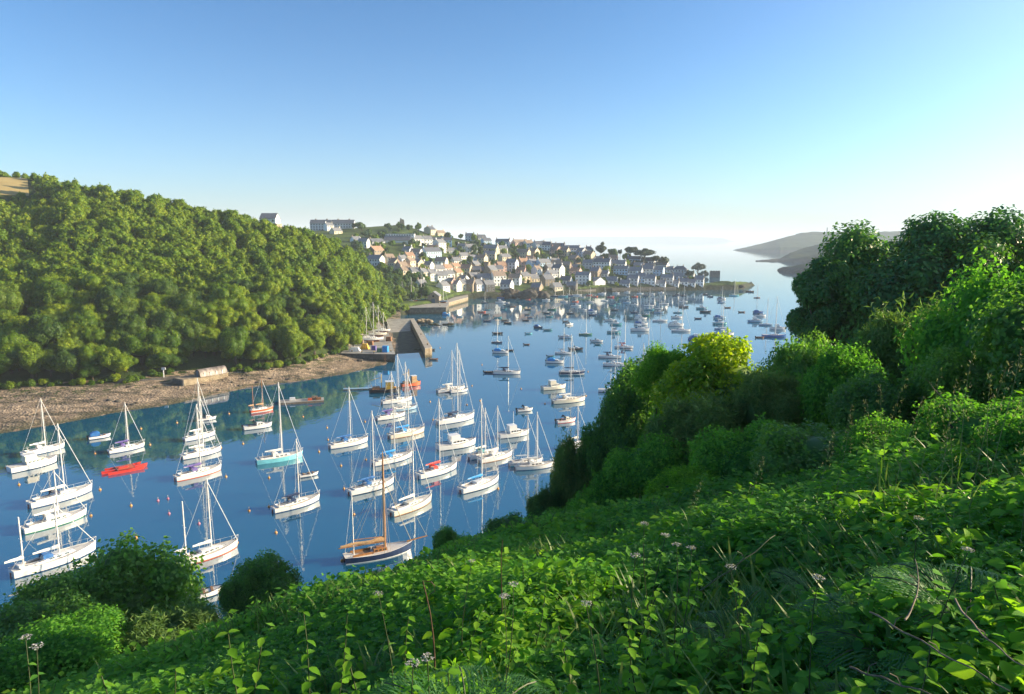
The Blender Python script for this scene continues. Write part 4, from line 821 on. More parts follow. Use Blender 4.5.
def yacht(px, py, L=9.5, brg=34, top=None, mh=None, hullc='white_gel', stripe='antifoul_blue', foul='antifoul_red', cover='blue', mizzen=0.0, hood='blue', label='', lod=0, mast_m='alloy', mastx=.55, furl=True, dink=False, name='sailing_yacht', group='sailing yachts moored in the creek', z=0, cabh=.45, pulpit=True):
    t = empty(name, (0, 0, 0)); place(t, px, py, brg, 0, z); B = L * .31; fb = .085 * L + .12
    ho, d, g, rows = hull(L, B, fb, .32, .45, .62, [M[hullc], M[stripe], M[foul]], t)
    d.build('deck', M['deck'], t)
    if not lod: g.build('toe_rail', M['teak'] if (px * 7) % 2 else M['white_gel'], t)
    z1, _ = sheer_at(rows, .5); zc = z1 - .03
    cb = cabin_mesh(-L * .14, L * .24, B * .31, B * .17, zc, cabh, .45).build('cabin', M['white_gel' if hullc != 'cream_gel' else 'cream_gel'], t)
    side_windows(MB(), -L * .11, L * .16, B * .31, B * .21, zc + .12, cabh * .45, 3 if L > 7 else 2, .0).build('window', M['glass'], cb)
    if not lod:
        b = MB(); b.box(-L * .40, -L * .15, -B * .25, B * .25, zc + .002, zc + .03); b.build('cockpit_floor', M['teak'], t)
        b = MB()
        for s in (-1, 1): b.box(-L * .41, -L * .14, s * B * .27 - .07, s * B * .27 + .07, zc, zc + .27)
        b.box(-L * .42, -L * .41, -B * .28, B * .28, zc, zc + .25); b.build('coaming', M['white_gel'], t)
        b = MB(); b.tube([(-L * .36, 0, zc), (-L * .36, 0, zc + .8)], .05, 5); b.tube([(-L * .36, math.cos(a) * .38, zc + .85 + math.sin(a) * .38) for a in [i * PI / 5 for i in range(11)]], .03, 4); b.build('steering_wheel', M['wire'], t)
    if hood:
        b = MB(); rg = []
        for i, (xx, hh) in enumerate(((-L * .17, .05), (-L * .16, .95), (-L * .11, 1.02), (-L * .045, .5))): 
            y = B * .27; zz = zc + cabh * (.2 if i == 0 else .5); rg.append([(xx, y, zc + .2), (xx, y * .92, zc + cabh + hh * .55), (xx, 0, zc + cabh + hh * .68), (xx, -y * .92, zc + cabh + hh * .55), (xx, -y, zc + .2)])
        b.rings(rg[1:], closed=False, cap0=False, cap1=False); b.build('sprayhood', M[hood], t)
    H = (mast_top(px, py, top) - z) if top else (mh or L * 1.25); xm = -L / 2 + L * mastx; r0 = .10 + .003 * L
    def rig(xm, H, boomL, main=True):
        b = MB(); b.tube([(xm, 0, zc), (xm, 0, H)], [r0, r0 * .7], 7); mo = b.build('mast', M[mast_m], t)
        if not lod:
            b = MB(); 
            for f in (.48, .74) if main and H > 10 else (.6,): spar(b, (xm, -B * .22, H * f), (xm, B * .22, H * f), .035)
            b.build('spreader', M[mast_m], mo)
        bz = zc + cabh + .75; b = MB(); b.tube([(xm, 0, bz), (xm - boomL, 0, bz + .12)], .07, 6); bo = b.build('boom', M[mast_m], t)
        if cover:
            b = MB(); rg = []
            for i in range(7):
                f = i / 6; xx = xm + .12 - (boomL + .1) * f; rr_ = .24 * (1 - .55 * f) * (1 + .1 * math.sin(i * 2.1)); zz = bz + .12 * f + rr_ * .6
                rg.append([(xx, rr_ * .62 * math.cos(a), zz + rr_ * 1.25 * math.sin(a)) for a in [k * PI / 4 for k in range(8)]])
            b.rings(rg); b.build('sail_cover', M[cover], bo, True)
        return mo
    mo = rig(xm, H, L * (.36 if not mizzen else .3))
    bow = rows[-1]; stern = rows[0]; zb = bow[2]; zs = stern[2]; w_ = .022 if not lod else .03
    b = MB(); spar(b, (L / 2 - .15, 0, zb), (xm, 0, H * .97), .048 if furl else w_); b.build('forestay', M['white_canvas' if furl else 'wire'], t)
    b = MB(); spar(b, (-L / 2 + .1, 0, zs), (xm, 0, H), w_)
    for s in (-1, 1):
        spar(b, (xm - .05, s * B * .46, zc), (xm, s * B * .22 if H > 10 else 0, H * .74), w_); spar(b, (xm, s * B * .22 if H > 10 else 0, H * .74), (xm, 0, H * .97), w_)
        if not lod: spar(b, (xm - .5, s * B * .45, zc), (xm, 0, H * .5), w_ * .8)
    b.build('rigging', M['wire'], t)
    if mizzen: rig(-L * .36, H * mizzen, L * .2, False)
    if not lod and pulpit:
        b = MB(); R_ = .028; rl = [(x, s_, zz) for (hf, s_, zz, x) in rows]
        for s in (-1, 1):
            pts = [(x, s * w * .95, zz + .62) for x, w, zz in rl[1:-1]]; b.tube(pts, .02, 4)
            for x, w, zz in rl[1:-1:2]: spar(b, (x, s * w * .95, zz), (x, s * w * .95, zz + .62), .022)
        b.build('guard_rail', M['wire'], t)
        b = MB(); x, w, zz = rl[-2]; b.tube([(x, w, zz), (x, w * .95, zz + .62), (L / 2 + .1, 0, zz + .75), (x, -w * .95, zz + .62), (x, -w, zz)], R_, 5); spar(b, (L / 2 - .1, 0, zz), (L / 2 + .1, 0, zz + .75), R_); b.build('pulpit', M['wire'], t)
        b = MB(); b.box(-L / 2 - .12, -L / 2 - .03, -.14, .14, -.3, fb * .7); b.build('rudder', M[foul], t)
        b = MB(); b.box(L * .27, L * .33, -.28, .28, zc + .03, zc + .14); b.build('hatch', M['glass'], t)
    if dink:
        b = MB(); b.box(-L * .43, -L * .37, -.8, .8, zc + .25, zc + .5, 0, .9, .9); b.build('stern_locker', M['white_canvas'], t)
    tag(t, label, 'yacht', group); return t
def motorboat(px, py, L=7, brg=95, hullc='white_gel', stripe='navy', cabc='white_gel', kind='cuddy', label='', lod=0, name='motor_boat', canvas=None, group='motor boats on the harbour moorings', z=0, mh=0, foul='antifoul_blue', cat_='motor boat'):
    t = empty(name, (0, 0, 0)); place(t, px, py, brg, 0, z); B = L * .36; fb = .11 * L + .12
    ho, d, g, rows = hull(L, B, fb, .4, .35, .86, [M[hullc], M[stripe], M[foul]], t, .8); d.build('deck', M['deck' if hullc != 'black' else 'concrete'], t); g.build('gunwale', M[stripe if stripe in ('navy', 'red', 'teal', 'varnish') else 'white_gel'], t)
    zc = sheer_at(rows, .5)[0] - .03
    if kind == 'cuddy':
        cb = cabin_mesh(-L * .05, L * .30, B * .36, B * .2, zc, .62, .9).build('cabin', M[cabc], t); side_windows(MB(), -L * .02, L * .17, B * .36, B * .27, zc + .2, .28, 2, .0).build('window', M['glass'], cb)
        b = MB(); b.add([(-L * .04, B * .34, zc + .55), (-L * .04, -B * .34, zc + .55), (-L * .12, -B * .3, zc + 1.15), (-L * .12, B * .3, zc + 1.15)], [(0, 1, 2, 3)]); b.add([(-L * .04, s * B * .34, zc + .55) for s in (1,)] + [(-L * .2, B * .36, zc + .5), (-L * .12, B * .3, zc + 1.15)], [(0, 1, 2)]); b.add([(-L * .04, -B * .34, zc + .55), (-L * .2, -B * .36, zc + .5), (-L * .12, -B * .3, zc + 1.15)], [(0, 1, 2)]); b.build('windscreen', M['glass'], t)
    if kind == 'wheelhouse':
        cabin_mesh(0, L * .33, B * .34, B * .2, zc, .6, .8).build('cabin', M[cabc], t)
        b = MB(); b.box(-L * .14, L * .08, -B * .33, B * .33, zc, zc + 1.9, 0, .86, .88); wh = b.build('wheelhouse', M[cabc], t)
        b = MB(); b.box(-L * .15, L * .08, -B * .34, B * .34, zc + 1.9, zc + 2.02, 0, .95, .95); b.build('roof', M['white_gel'], wh)
        b = MB(); side_windows(b, -L * .12, L * .06, B * .31, B * .31, zc + 1.05, .5, 2, .03); b.add([(L * .068, s * B * .25, zc + 1.05) for s in (1, -1)] + [(L * .06, s * B * .24, zc + 1.6) for s in (-1, 1)], [(0, 1, 2, 3)]); b.build('window', M['glass'], wh)
    if kind == 'cruiser':
        cb = cabin_mesh(-L * .18, L * .33, B * .40, B * .22, zc, .75, 1.1).build('cabin', M[cabc], t); side_windows(MB(), -L * .15, L * .2, B * .40, B * .28, zc + .3, .3, 4, .0).build('window', M['glass'], cb)
        b = MB(); b.box(-L * .2, L * .06, -B * .33, B * .33, zc + .7, zc + 1.75, 0, .84, .9); wh = b.build('wheelhouse', M[cabc], t); b = MB(); side_windows(b, -L * .17, L * .04, B * .31, B * .31, zc + 1.0, .45, 3, .03); b.add([(L * .062, s * B * .27, zc + 1.0) for s in (1, -1)] + [(L * .05, s * B * .25, zc + 1.5) for s in (-1, 1)], [(0, 1, 2, 3)]); b.build('window', M['glass'], wh)
        b = MB(); b.box(-L * .21, L * .05, -B * .31, B * .31, zc + 1.76, zc + 1.86, 0, .96, .96); b.build('roof', M['white_gel'], wh)
    if kind in ('cuddy', 'open', 'dinghy'):
        b = MB(); b.box(-L * .40, -L * .06 if kind == 'cuddy' else L * .28, -B * .34, B * .34, zc - .0 + .006, zc + .03); b.build('floor', M['timber'], t)
        b = MB(); 
        for xx in ((-.3,) if kind == 'cuddy' else (-.28, 0, .2)): b.box(L * xx - .14, L * xx + .14, -B * .4, B * .4, zc + .05, zc + .16)
        b.build('thwart', M['teak'], t)
        b = MB(); b.box(-L / 2 - .45, -L / 2 + .02, -.18, .18, fb * .9, fb * .9 + .5, 0, .8, .8); b.box(-L / 2 - .28, -L / 2 - .12, -.08, .08, -.3, fb * .9); b.build('outboard_motor', M['black'], t)
    if canvas:
        b = MB(); rg = []
        for xx, k in ((-L * .42, .75), (-L * .3, 1.0), (-L * .1, 1.0), (L * .0, .7)): rg.append([(xx, B * .37, zc), (xx, B * .34, zc + 1.0 * k), (xx, 0, zc + 1.25 * k), (xx, -B * .34, zc + 1.0 * k), (xx, -B * .37, zc)])
        b.rings(rg); b.build('canvas_cover', M[canvas], t, True)
    if mh: b = MB(); spar(b, (-L * .02, 0, zc), (-L * .02, 0, zc + mh), .06, .04); b.build('mast', M['alloy'], t)
    tag(t, label, cat_, group); return t

G1 = 'boats moored in the creek'
# left cluster
yacht(44, 452, 8.5, 34, top=398, cover='white_canvas', hood='white_canvas', label='white sloop moored nearest the beach, leftmost of the creek boats', group=G1)
motorboat(34, 467, 8.8, 36, kind='cruiser', cabc='cream_gel', label='cream cabin cruiser moored just in front of the leftmost sloop', group=G1, canvas=None, name='motor_cruiser')
yacht(62, 499, 10.5, 34, top=423, cover='white_canvas', hood='navy', label='white sloop with tall mast, rearmost of three stacked at far left', group=G1, foul='antifoul_red')
yacht(56, 524, 9.5, 36, top=470, cover='white_canvas', hood='white_canvas', stripe='green', foul='green', label='white sloop with a green waterline between two white yachts', group=G1, cabh=.6)
yacht(56, 563, 11.0, 36, top=503, mizzen=.93, cover='white_canvas', hood='blue', label='white ketch with blue sprayhood, nearest of three stacked at far left', group=G1, dink=True)
motorboat(100, 438, 4.6, 50, kind='open', canvas='blue', label='small boat under a bright blue cover beside the dark reflections', group=G1, hullc='white_gel', cat_='boat')
yacht(127, 450, 7.5, 42, top=402, cover='purple', hood='purple', label='small white sloop with purple canvas behind the long red boat', group=G1)
t = empty('trimaran', (0, 0, 0)); place(t, 125, 470, 50)
for y, L_, w_ in ((0, 8.4, .8), (1.6, 6.6, .45), (-1.6, 6.6, .45)):
    rows = hull_pts(L_, w_, .5, .4, .2, .5); b = MB(); b.rings([h[::-1] + [(p[0], -p[1] , p[2]) for p in h[1:]] for h, _, _, _ in rows], closed=True); b.v = [(p[0], p[1] + y, p[2]) for p in b.v]; b.build('hull' if not y else 'float', M['red'], t)
b = MB(); 
for x in (-1.4, 1.6): spar(b, (x, -1.6, .55), (x, 1.6, .55), .09)
b.build('crossbeam', M['red'], t); b = MB(); b.box(-1.2, .6, -.32, .32, .5, .8, 0, .9, .8); b.build('cockpit_cover', M['red'], t); b = MB(); b.add([(-1.3, -1.5, .6), (1.5, -1.5, .6), (1.5, 1.5, .6), (-1.3, 1.5, .6)], [(0, 1, 2, 3)]); b.build('netting', M['orange_red'], t)
tag(t, 'low red three hulled boat without a mast lying in front of a white sloop', 'trimaran', G1)
# cluster around the two crossed masts
motorboat(207, 420, 4.6, 60, kind='cuddy', label='tiny white cabin boat, rearmost of the stack right of the red boat', group=G1)
yacht(200, 438, 7.5, 40, top=378, cover='white_canvas', hood='white_canvas', label='white sloop, second from the back of the stack right of the red boat', group=G1)
yacht(202, 455, 8.6, 42, top=396, cover='white_canvas', hood='white_canvas', label='white sloop with dark stripe, third from back of that stack', group=G1, stripe='navy')
yacht(199, 475, 9.2, 42, top=404, cover='purple', hood='purple', stripe='orange_red', foul='orange_red', label='white sloop with purple canvas and rusty red waterline', group=G1)
yacht(209, 556, 9.0, 42, top=479, mizzen=.8, cover='white_canvas', hood=None, stripe='orange_red', foul='orange_red', label='white ketch with orange waterline moored alone near the dark bushes', group=G1)
motorboat(204, 596, 5.0, 60, kind='open', label='small white open boat half hidden between the two dark bushes', group=G1, cat_='boat')
yacht(262, 411, 6.4, 48, top=378, mizzen=.8, hullc='orange_red', stripe='white_gel', foul='antifoul_red', cover='tan_canvas', hood=None, mast_m='varnish', label='small red hulled ketch moored close to the beach', group=G1)
motorboat(258, 428, 6.8, 60, kind='cuddy', label='small white cabin boat in front of the red hulled ketch', group=G1)
yacht(280, 460, 9.6, 58, top=382, hullc='turquoise', stripe='turquoise', foul='antifoul_blue', cover='white_canvas', hood='white_canvas', label='pale turquoise hulled sloop right of the small red ketch', group=G1)
yacht(297, 506, 8.8, 46, top=439, cover='navy', hood='navy', label='white sloop with navy canvas in front of the turquoise sloop', group=G1)
motorboat(309, 476, 3.8, 60, kind='open', label='small white open boat between turquoise sloop and navy canvassed sloop', group=G1, cat_='boat')
# pontoon raft
t = empty('work_raft', (0, 0, 0)); place(t, 302, 402, 74); b = MB(); b.box(-6, 6, -2.0, 2.0, -.2, .45); b.build('float', M['timber'], t); b = MB(); b.box(-6.05, 6.05, -2.05, 2.05, .453, .55); b.build('planking', M['concrete'], t)
for x, y, s_, mm in ((3.5, .3, .9, 'timber'), (4.6, -.6, .7, 'rust'), (2.2, -.7, .6, 'orange_red'), (-2.6, .6, .8, 'white_canvas')): b = MB(); b.box(x - s_, x + s_, y - s_ * .5, y + s_ * .5, .56, .56 + s_, 0, .9, .9); b.build('crate', M[mm], t)
tag(t, 'flat timber work raft carrying boxes, close to the beach', 'raft')
# center cluster
yacht(349, 445, 9.4, 52, top=387, cover='blue', hood='blue', label='white sloop with blue canvas alone left of the central mooring lines', group=G1)
yacht(372, 489, 9.6, 48, top=411, cover='blue', hood='blue', label='white sloop with pale blue canvas left of the gaff cutter', group=G1, stripe='navy')
yacht(393, 461, 9.6, 48, top=405, cover='brightblue', hood='brightblue', label='white sloop with bright sky blue canvas in the middle of the creek', group=G1)
yacht(412, 508, 9.4, 40, top=430, hullc='cream_gel', stripe='varnish', foul='antifoul_red', cover='white_canvas', hood=None, label='cream hulled sloop with varnished trim behind the gaff cutter', group=G1)
yacht(438, 473, 9.8, 46, top=399, cover='red', hood='red', label='white sloop with red sail cover and red sprayhood', group=G1, foul='antifoul_blue')
motorboat(457, 447, 9.4, 62, kind='cruiser', label='broad white motor cruiser with wheelhouse behind the red canvassed sloop', group=G1, mh=2.5, name='motor_cruiser', canvas=None)
yacht(456, 421, 11.4, 52, top=343, cover='navy', hood='navy', label='long white sloop with the tallest mast in the right mooring line', group=G1, foul='antifoul_red')
yacht(451, 391, 9.4, 58, top=350, mizzen=.0, cover='white_canvas', hood='white_canvas', stripe='varnish', foul='varnish', label='white yacht with varnished waterline, rearmost of the right mooring line', group=G1)
yacht(459, 392, 6, 58, top=350, cover=None, hood=None, label='small white sloop rafted right of the varnished waterline yacht', group=G1)
yacht(407, 435, 9.8, 50, top=372, hullc='cream_gel', cover='brightblue', hood='brightblue', label='cream sloop with blue sail cover right of a white motor sailer', group=G1, stripe='varnish')
yacht(391, 418, 8.4, 52, top=372, cover='purple', hood='purple', stripe='navy', label='white sloop with violet canvas in the left mooring line', group=G1)
yacht(397, 402, 9.4, 56, top=354, cover='navy', hood='navy', label='white sloop with navy canvas just in front of the orange workboat', group=G1)
yacht(405, 410, 7.2, 56, top=362, hullc='paleblue', cover='white_canvas', hood=None, label='small pale blue hulled sloop among the left mooring line', group=G1)
# gaff cutter
t = empty('gaff_cutter', (0, 0, 0)); brg = 64; place(t, 379, 556, brg); L_ = 10.2; B_ = 3.1
ho, d, g, rows = hull(L_, B_, .95, .45, .6, .55, [M['navy'], M['white_gel'], M['antifoul_red']], t, .9); d.build('deck', M['deck'], t); g.build('rail', M['white_gel'], t); zc = sheer_at(rows, .5)[0]
b = MB(); b.box(-.9, 1.1, -.65, .65, zc, zc + .45, 0, .94, .88); cb = b.build('cabin', M['varnish'], t); side_windows(MB(), -.8, 1.0, .66, .66, zc + .12, .2, 3, .0).build('window', M['glass'], cb)
b = MB(); b.box(-3.8, -1.2, -.75, .75, zc - .02, zc + .03); b.build('cockpit_floor', M['teak'], t); b = MB()
for s in (-1, 1): b.box(-4.0, -1.0, s * .85 - .05, s * .85 + .05, zc - .02, zc + .3)
b.build('coaming', M['varnish'], t); b = MB(); b.box(-.4, .3, -.3, .3, zc + .5, zc + .62); b.build('hatch', M['varnish'], cb)
H_ = mast_top(388, 556, 452); xm = .95
b = MB(); b.tube([(xm, 0, zc), (xm, 0, H_ * .8), (xm, 0, H_)], [.2, .16, .07], 8); b.build('mast', M['varnish'], t)
b = MB(); b.tube([(L_ / 2 - .8, 0, zc + .5), (L_ / 2 + 2.4, 0, zc + .75)], [.12, .08], 7); b.build('bowsprit', M['varnish'], t)
b = MB(); b.tube([(xm, 0, zc + 1.15), (xm - 6.8, 0, zc + 1.35)], [.1, .08], 7); bo = b.build('boom', M['varnish'], t)
b = MB(); rg = []
for i in range(10): f = i / 9; rr_ = .36 * (1 - .5 * f) * (1 + .13 * math.sin(i * 1.9)); rg.append([(xm - .1 - 6.4 * f, rr_ * .7 * math.cos(a), zc + 1.5 + .12 * f + .1 * math.sin(i * 1.3) + rr_ * math.sin(a)) for a in [k * PI / 4 for k in range(8)]])
b.rings(rg); b.build('furled_sail', M['tan_canvas'], bo, True)
b = MB(); b.tube([(xm, 0, zc + 1.9), (xm - 4.6, 0, zc + 2.25)], .07, 6); b.build('gaff', M['varnish'], t)
b = MB(); spar(b, (L_ / 2 + 2.3, 0, zc + .75), (xm, 0, H_ * .97), .03); spar(b, (L_ / 2 - .1, 0, zc + .3), (xm, 0, H_ * .75), .05)
for s in (-1, 1):
    for x in (-.5, 0, .4): spar(b, (xm + x, s * B_ * .49, zc), (xm, 0, H_ * .72), .026)
    spar(b, (-L_ / 2 + .6, s * 1.0, zc), (xm, 0, H_ * .78), .022); spar(b, (xm - 5.9, 0, zc + 1.3), (xm, 0, H_ * .85), .018)
b.build('rigging', M['rope'], t)
b = MB(); b.tube([(-L_ * .36, 0, zc), (-L_ * .36, 0, H_ * .66)], [.09, .05], 6); spar(b, (-L_ * .36, 0, H_ * .64), (-L_ * .49, 0, zc), .022); b.build('mizzen_mast', M['alloy'], t)
b = MB(); b.box(-L_ / 2 - .12, -L_ / 2 - .02, -.06, .06, -.5, .9); b.build('rudder', M['varnish'], t)
tag(t, 'navy hulled gaff rigged cutter with varnished mast and furled tan sail', 'gaff cutter', G1)
# work boats by the pier
def workboat(px, py, L, brg, label, hullc, cabc, kind=0):
    t = empty('work_boat', (0, 0, 0)); place(t, px, py, brg); ho, d, g, rows = hull(L, L * .36, 1.0, .45, .5, .8, [M[hullc], M['black'], M['antifoul_red']], t, .4); d.build('deck', M['timber'], t); g.build('fender', M['black'], t); zc = sheer_at(rows, .5)[0]
    b = MB(); b.box(L * .02, L * .28, -L * .11, L * .11, zc - .02, zc + 2.2, 0, .92, .95); wh = b.build('wheelhouse', M[cabc], t); b = MB(); side_windows(b, L * .04, L * .25, L * .107, L * .107, zc + 1.2, .55, 3, .01); b.build('window', M['glass'], wh); b = MB(); b.box(L * .01, L * .28, -L * .12, L * .12, zc + 2.2, zc + 2.32); b.build('roof', M['white_gel'], wh)
    b = MB(); b.tube([(-L * .1, 0, zc), (-L * .1, 0, zc + 4.6)], [.14, .08], 6); spar(b, (-L * .1, 0, zc + 3.6), (-L * .42, 0, zc + 2.8), .08); b.build('derrick', M['yellow'], t)
    b = MB(); b.box(-L * .4, -L * .15, -L * .12, L * .12, zc, zc + .7, 0, .9, .9); b.build('hold_cover', M['rust'], t)
    b = MB(); b.box(L * .3, L * .36, -.5, .5, zc, zc + .5); b.build('winch', M['yellow'], t); tag(t, label, 'workboat'); return t
workboat(385, 392, 9.5, 78, 'dark hulled workboat with yellow wheelhouse moored off the boatyard quay', 'black', 'yellow')
workboat(411, 386, 6.5, 60, 'small orange workboat between the yellow workboat and open water', 'orange_red', 'tan_canvas')
t = empty('pontoon', (0, 0, 0)); place(t, 358, 389.5, 82); b = MB(); b.box(-4.4, 4.4, -.9, .9, -.2, .35); b.build('float', M['timber'], t); b = MB(); b.box(-4.4, 4.4, -.92, .92, .353, .42); b.build('planking', M['paleblue'], t)
b = MB(); 
for x in (-4, 0, 4): b.tube([(x, .8, 0), (x, .8, 1.2)], .1, 6)
b.build('post', M['timber'], t); tag(t, 'narrow floating pontoon left of the yellow workboat', 'pontoon')
# right cluster
yacht(480, 487, 9.6, 46, top=399, cover='brightblue', hood=None, label='white sloop with bright blue sail cover, nearest of the right cluster', group=G1, stripe='navy')
yacht(496, 459, 8.8, 52, top=406, cover='white_canvas', hood='white_canvas', stripe='varnish', foul='varnish', label='white sloop with two tone waterline behind the blue sail cover sloop', group=G1)
yacht(484, 456, 8.0, 50, top=408, cover='white_canvas', hood='teal', stripe='teal', label='white sloop with a green waterline at the left of the right cluster', group=G1)
yacht(535, 468, 8.4, 74, top=412, cover='white_canvas', hood='white_canvas', label='white sloop moored against the dark bushes at the hillside edge', group=G1, hullc='white_gel')
yacht(526, 464, 7.4, 70, top=415, cover=None, hood=None, label='small white sloop rafted left of the sloop by the dark bushes', group=G1, stripe='teal')
motorboat(514, 436, 8.0, 66, kind='cruiser', label='white motor cruiser with a tall aerial in the right cluster', group=G1, stripe='navy', canvas=None, mh=5, name='motor_cruiser')
motorboat(525, 411, 4.6, 70, kind='cuddy', label='little white cabin boat behind the motor cruiser with the aerial', group=G1)
motorboat(554, 389, 8.2, 68, kind='cruiser', label='cream motor cruiser with a dark waterline, rear of the right cluster', group=G1, stripe='black', foul='black', hullc='cream_gel', cabc='cream_gel', name='motor_cruiser')
yacht(569, 402, 10.6, 66, top=334, cover='white_canvas', hood='white_canvas', stripe='navy', foul='navy', hullc='cream_gel', label='cream sloop with a very tall mast and navy waterline', group=G1)
motorboat(566, 422, 5.6, 66, kind='cuddy', label='small red and white cabin boat near the hillside bushes', group=G1, stripe='red', foul='red', cabc='cream_gel')
yacht(576, 447, 8.5, 56, top=406, cover='white_canvas', hood=None, label='white sloop mostly hidden behind the hillside bushes, mast showing', group=G1)
yacht(572, 374, 9.0, 86, mh=9.5, hullc='navy', stripe='white_gel', foul='navy', cover='navy', hood=None, label='dark navy hulled yacht behind the very tall mast', group=G1)
yacht(507, 374, 9.4, 92, top=336, cover='navy', hood='navy', label='white sloop with navy sail cover lying alone in mid harbour', group=G1)
motorboat(489, 373, 3.4, 92, kind='open', hullc='black', label='dark dinghy floating behind the lone mid harbour sloop', cat_='dinghy', group=G1, name='dinghy')
yacht(613, 392, 9, 95, top=362, cover='white_canvas', hood=None, label='white sloop with only its upper mast above the left bushes', group=G1, lod=1)
yacht(641, 392, 9.5, 70, top=343, cover='white_canvas', hood=None, label='yacht behind the golden tree with a bright white mast showing', group=G1, lod=1)

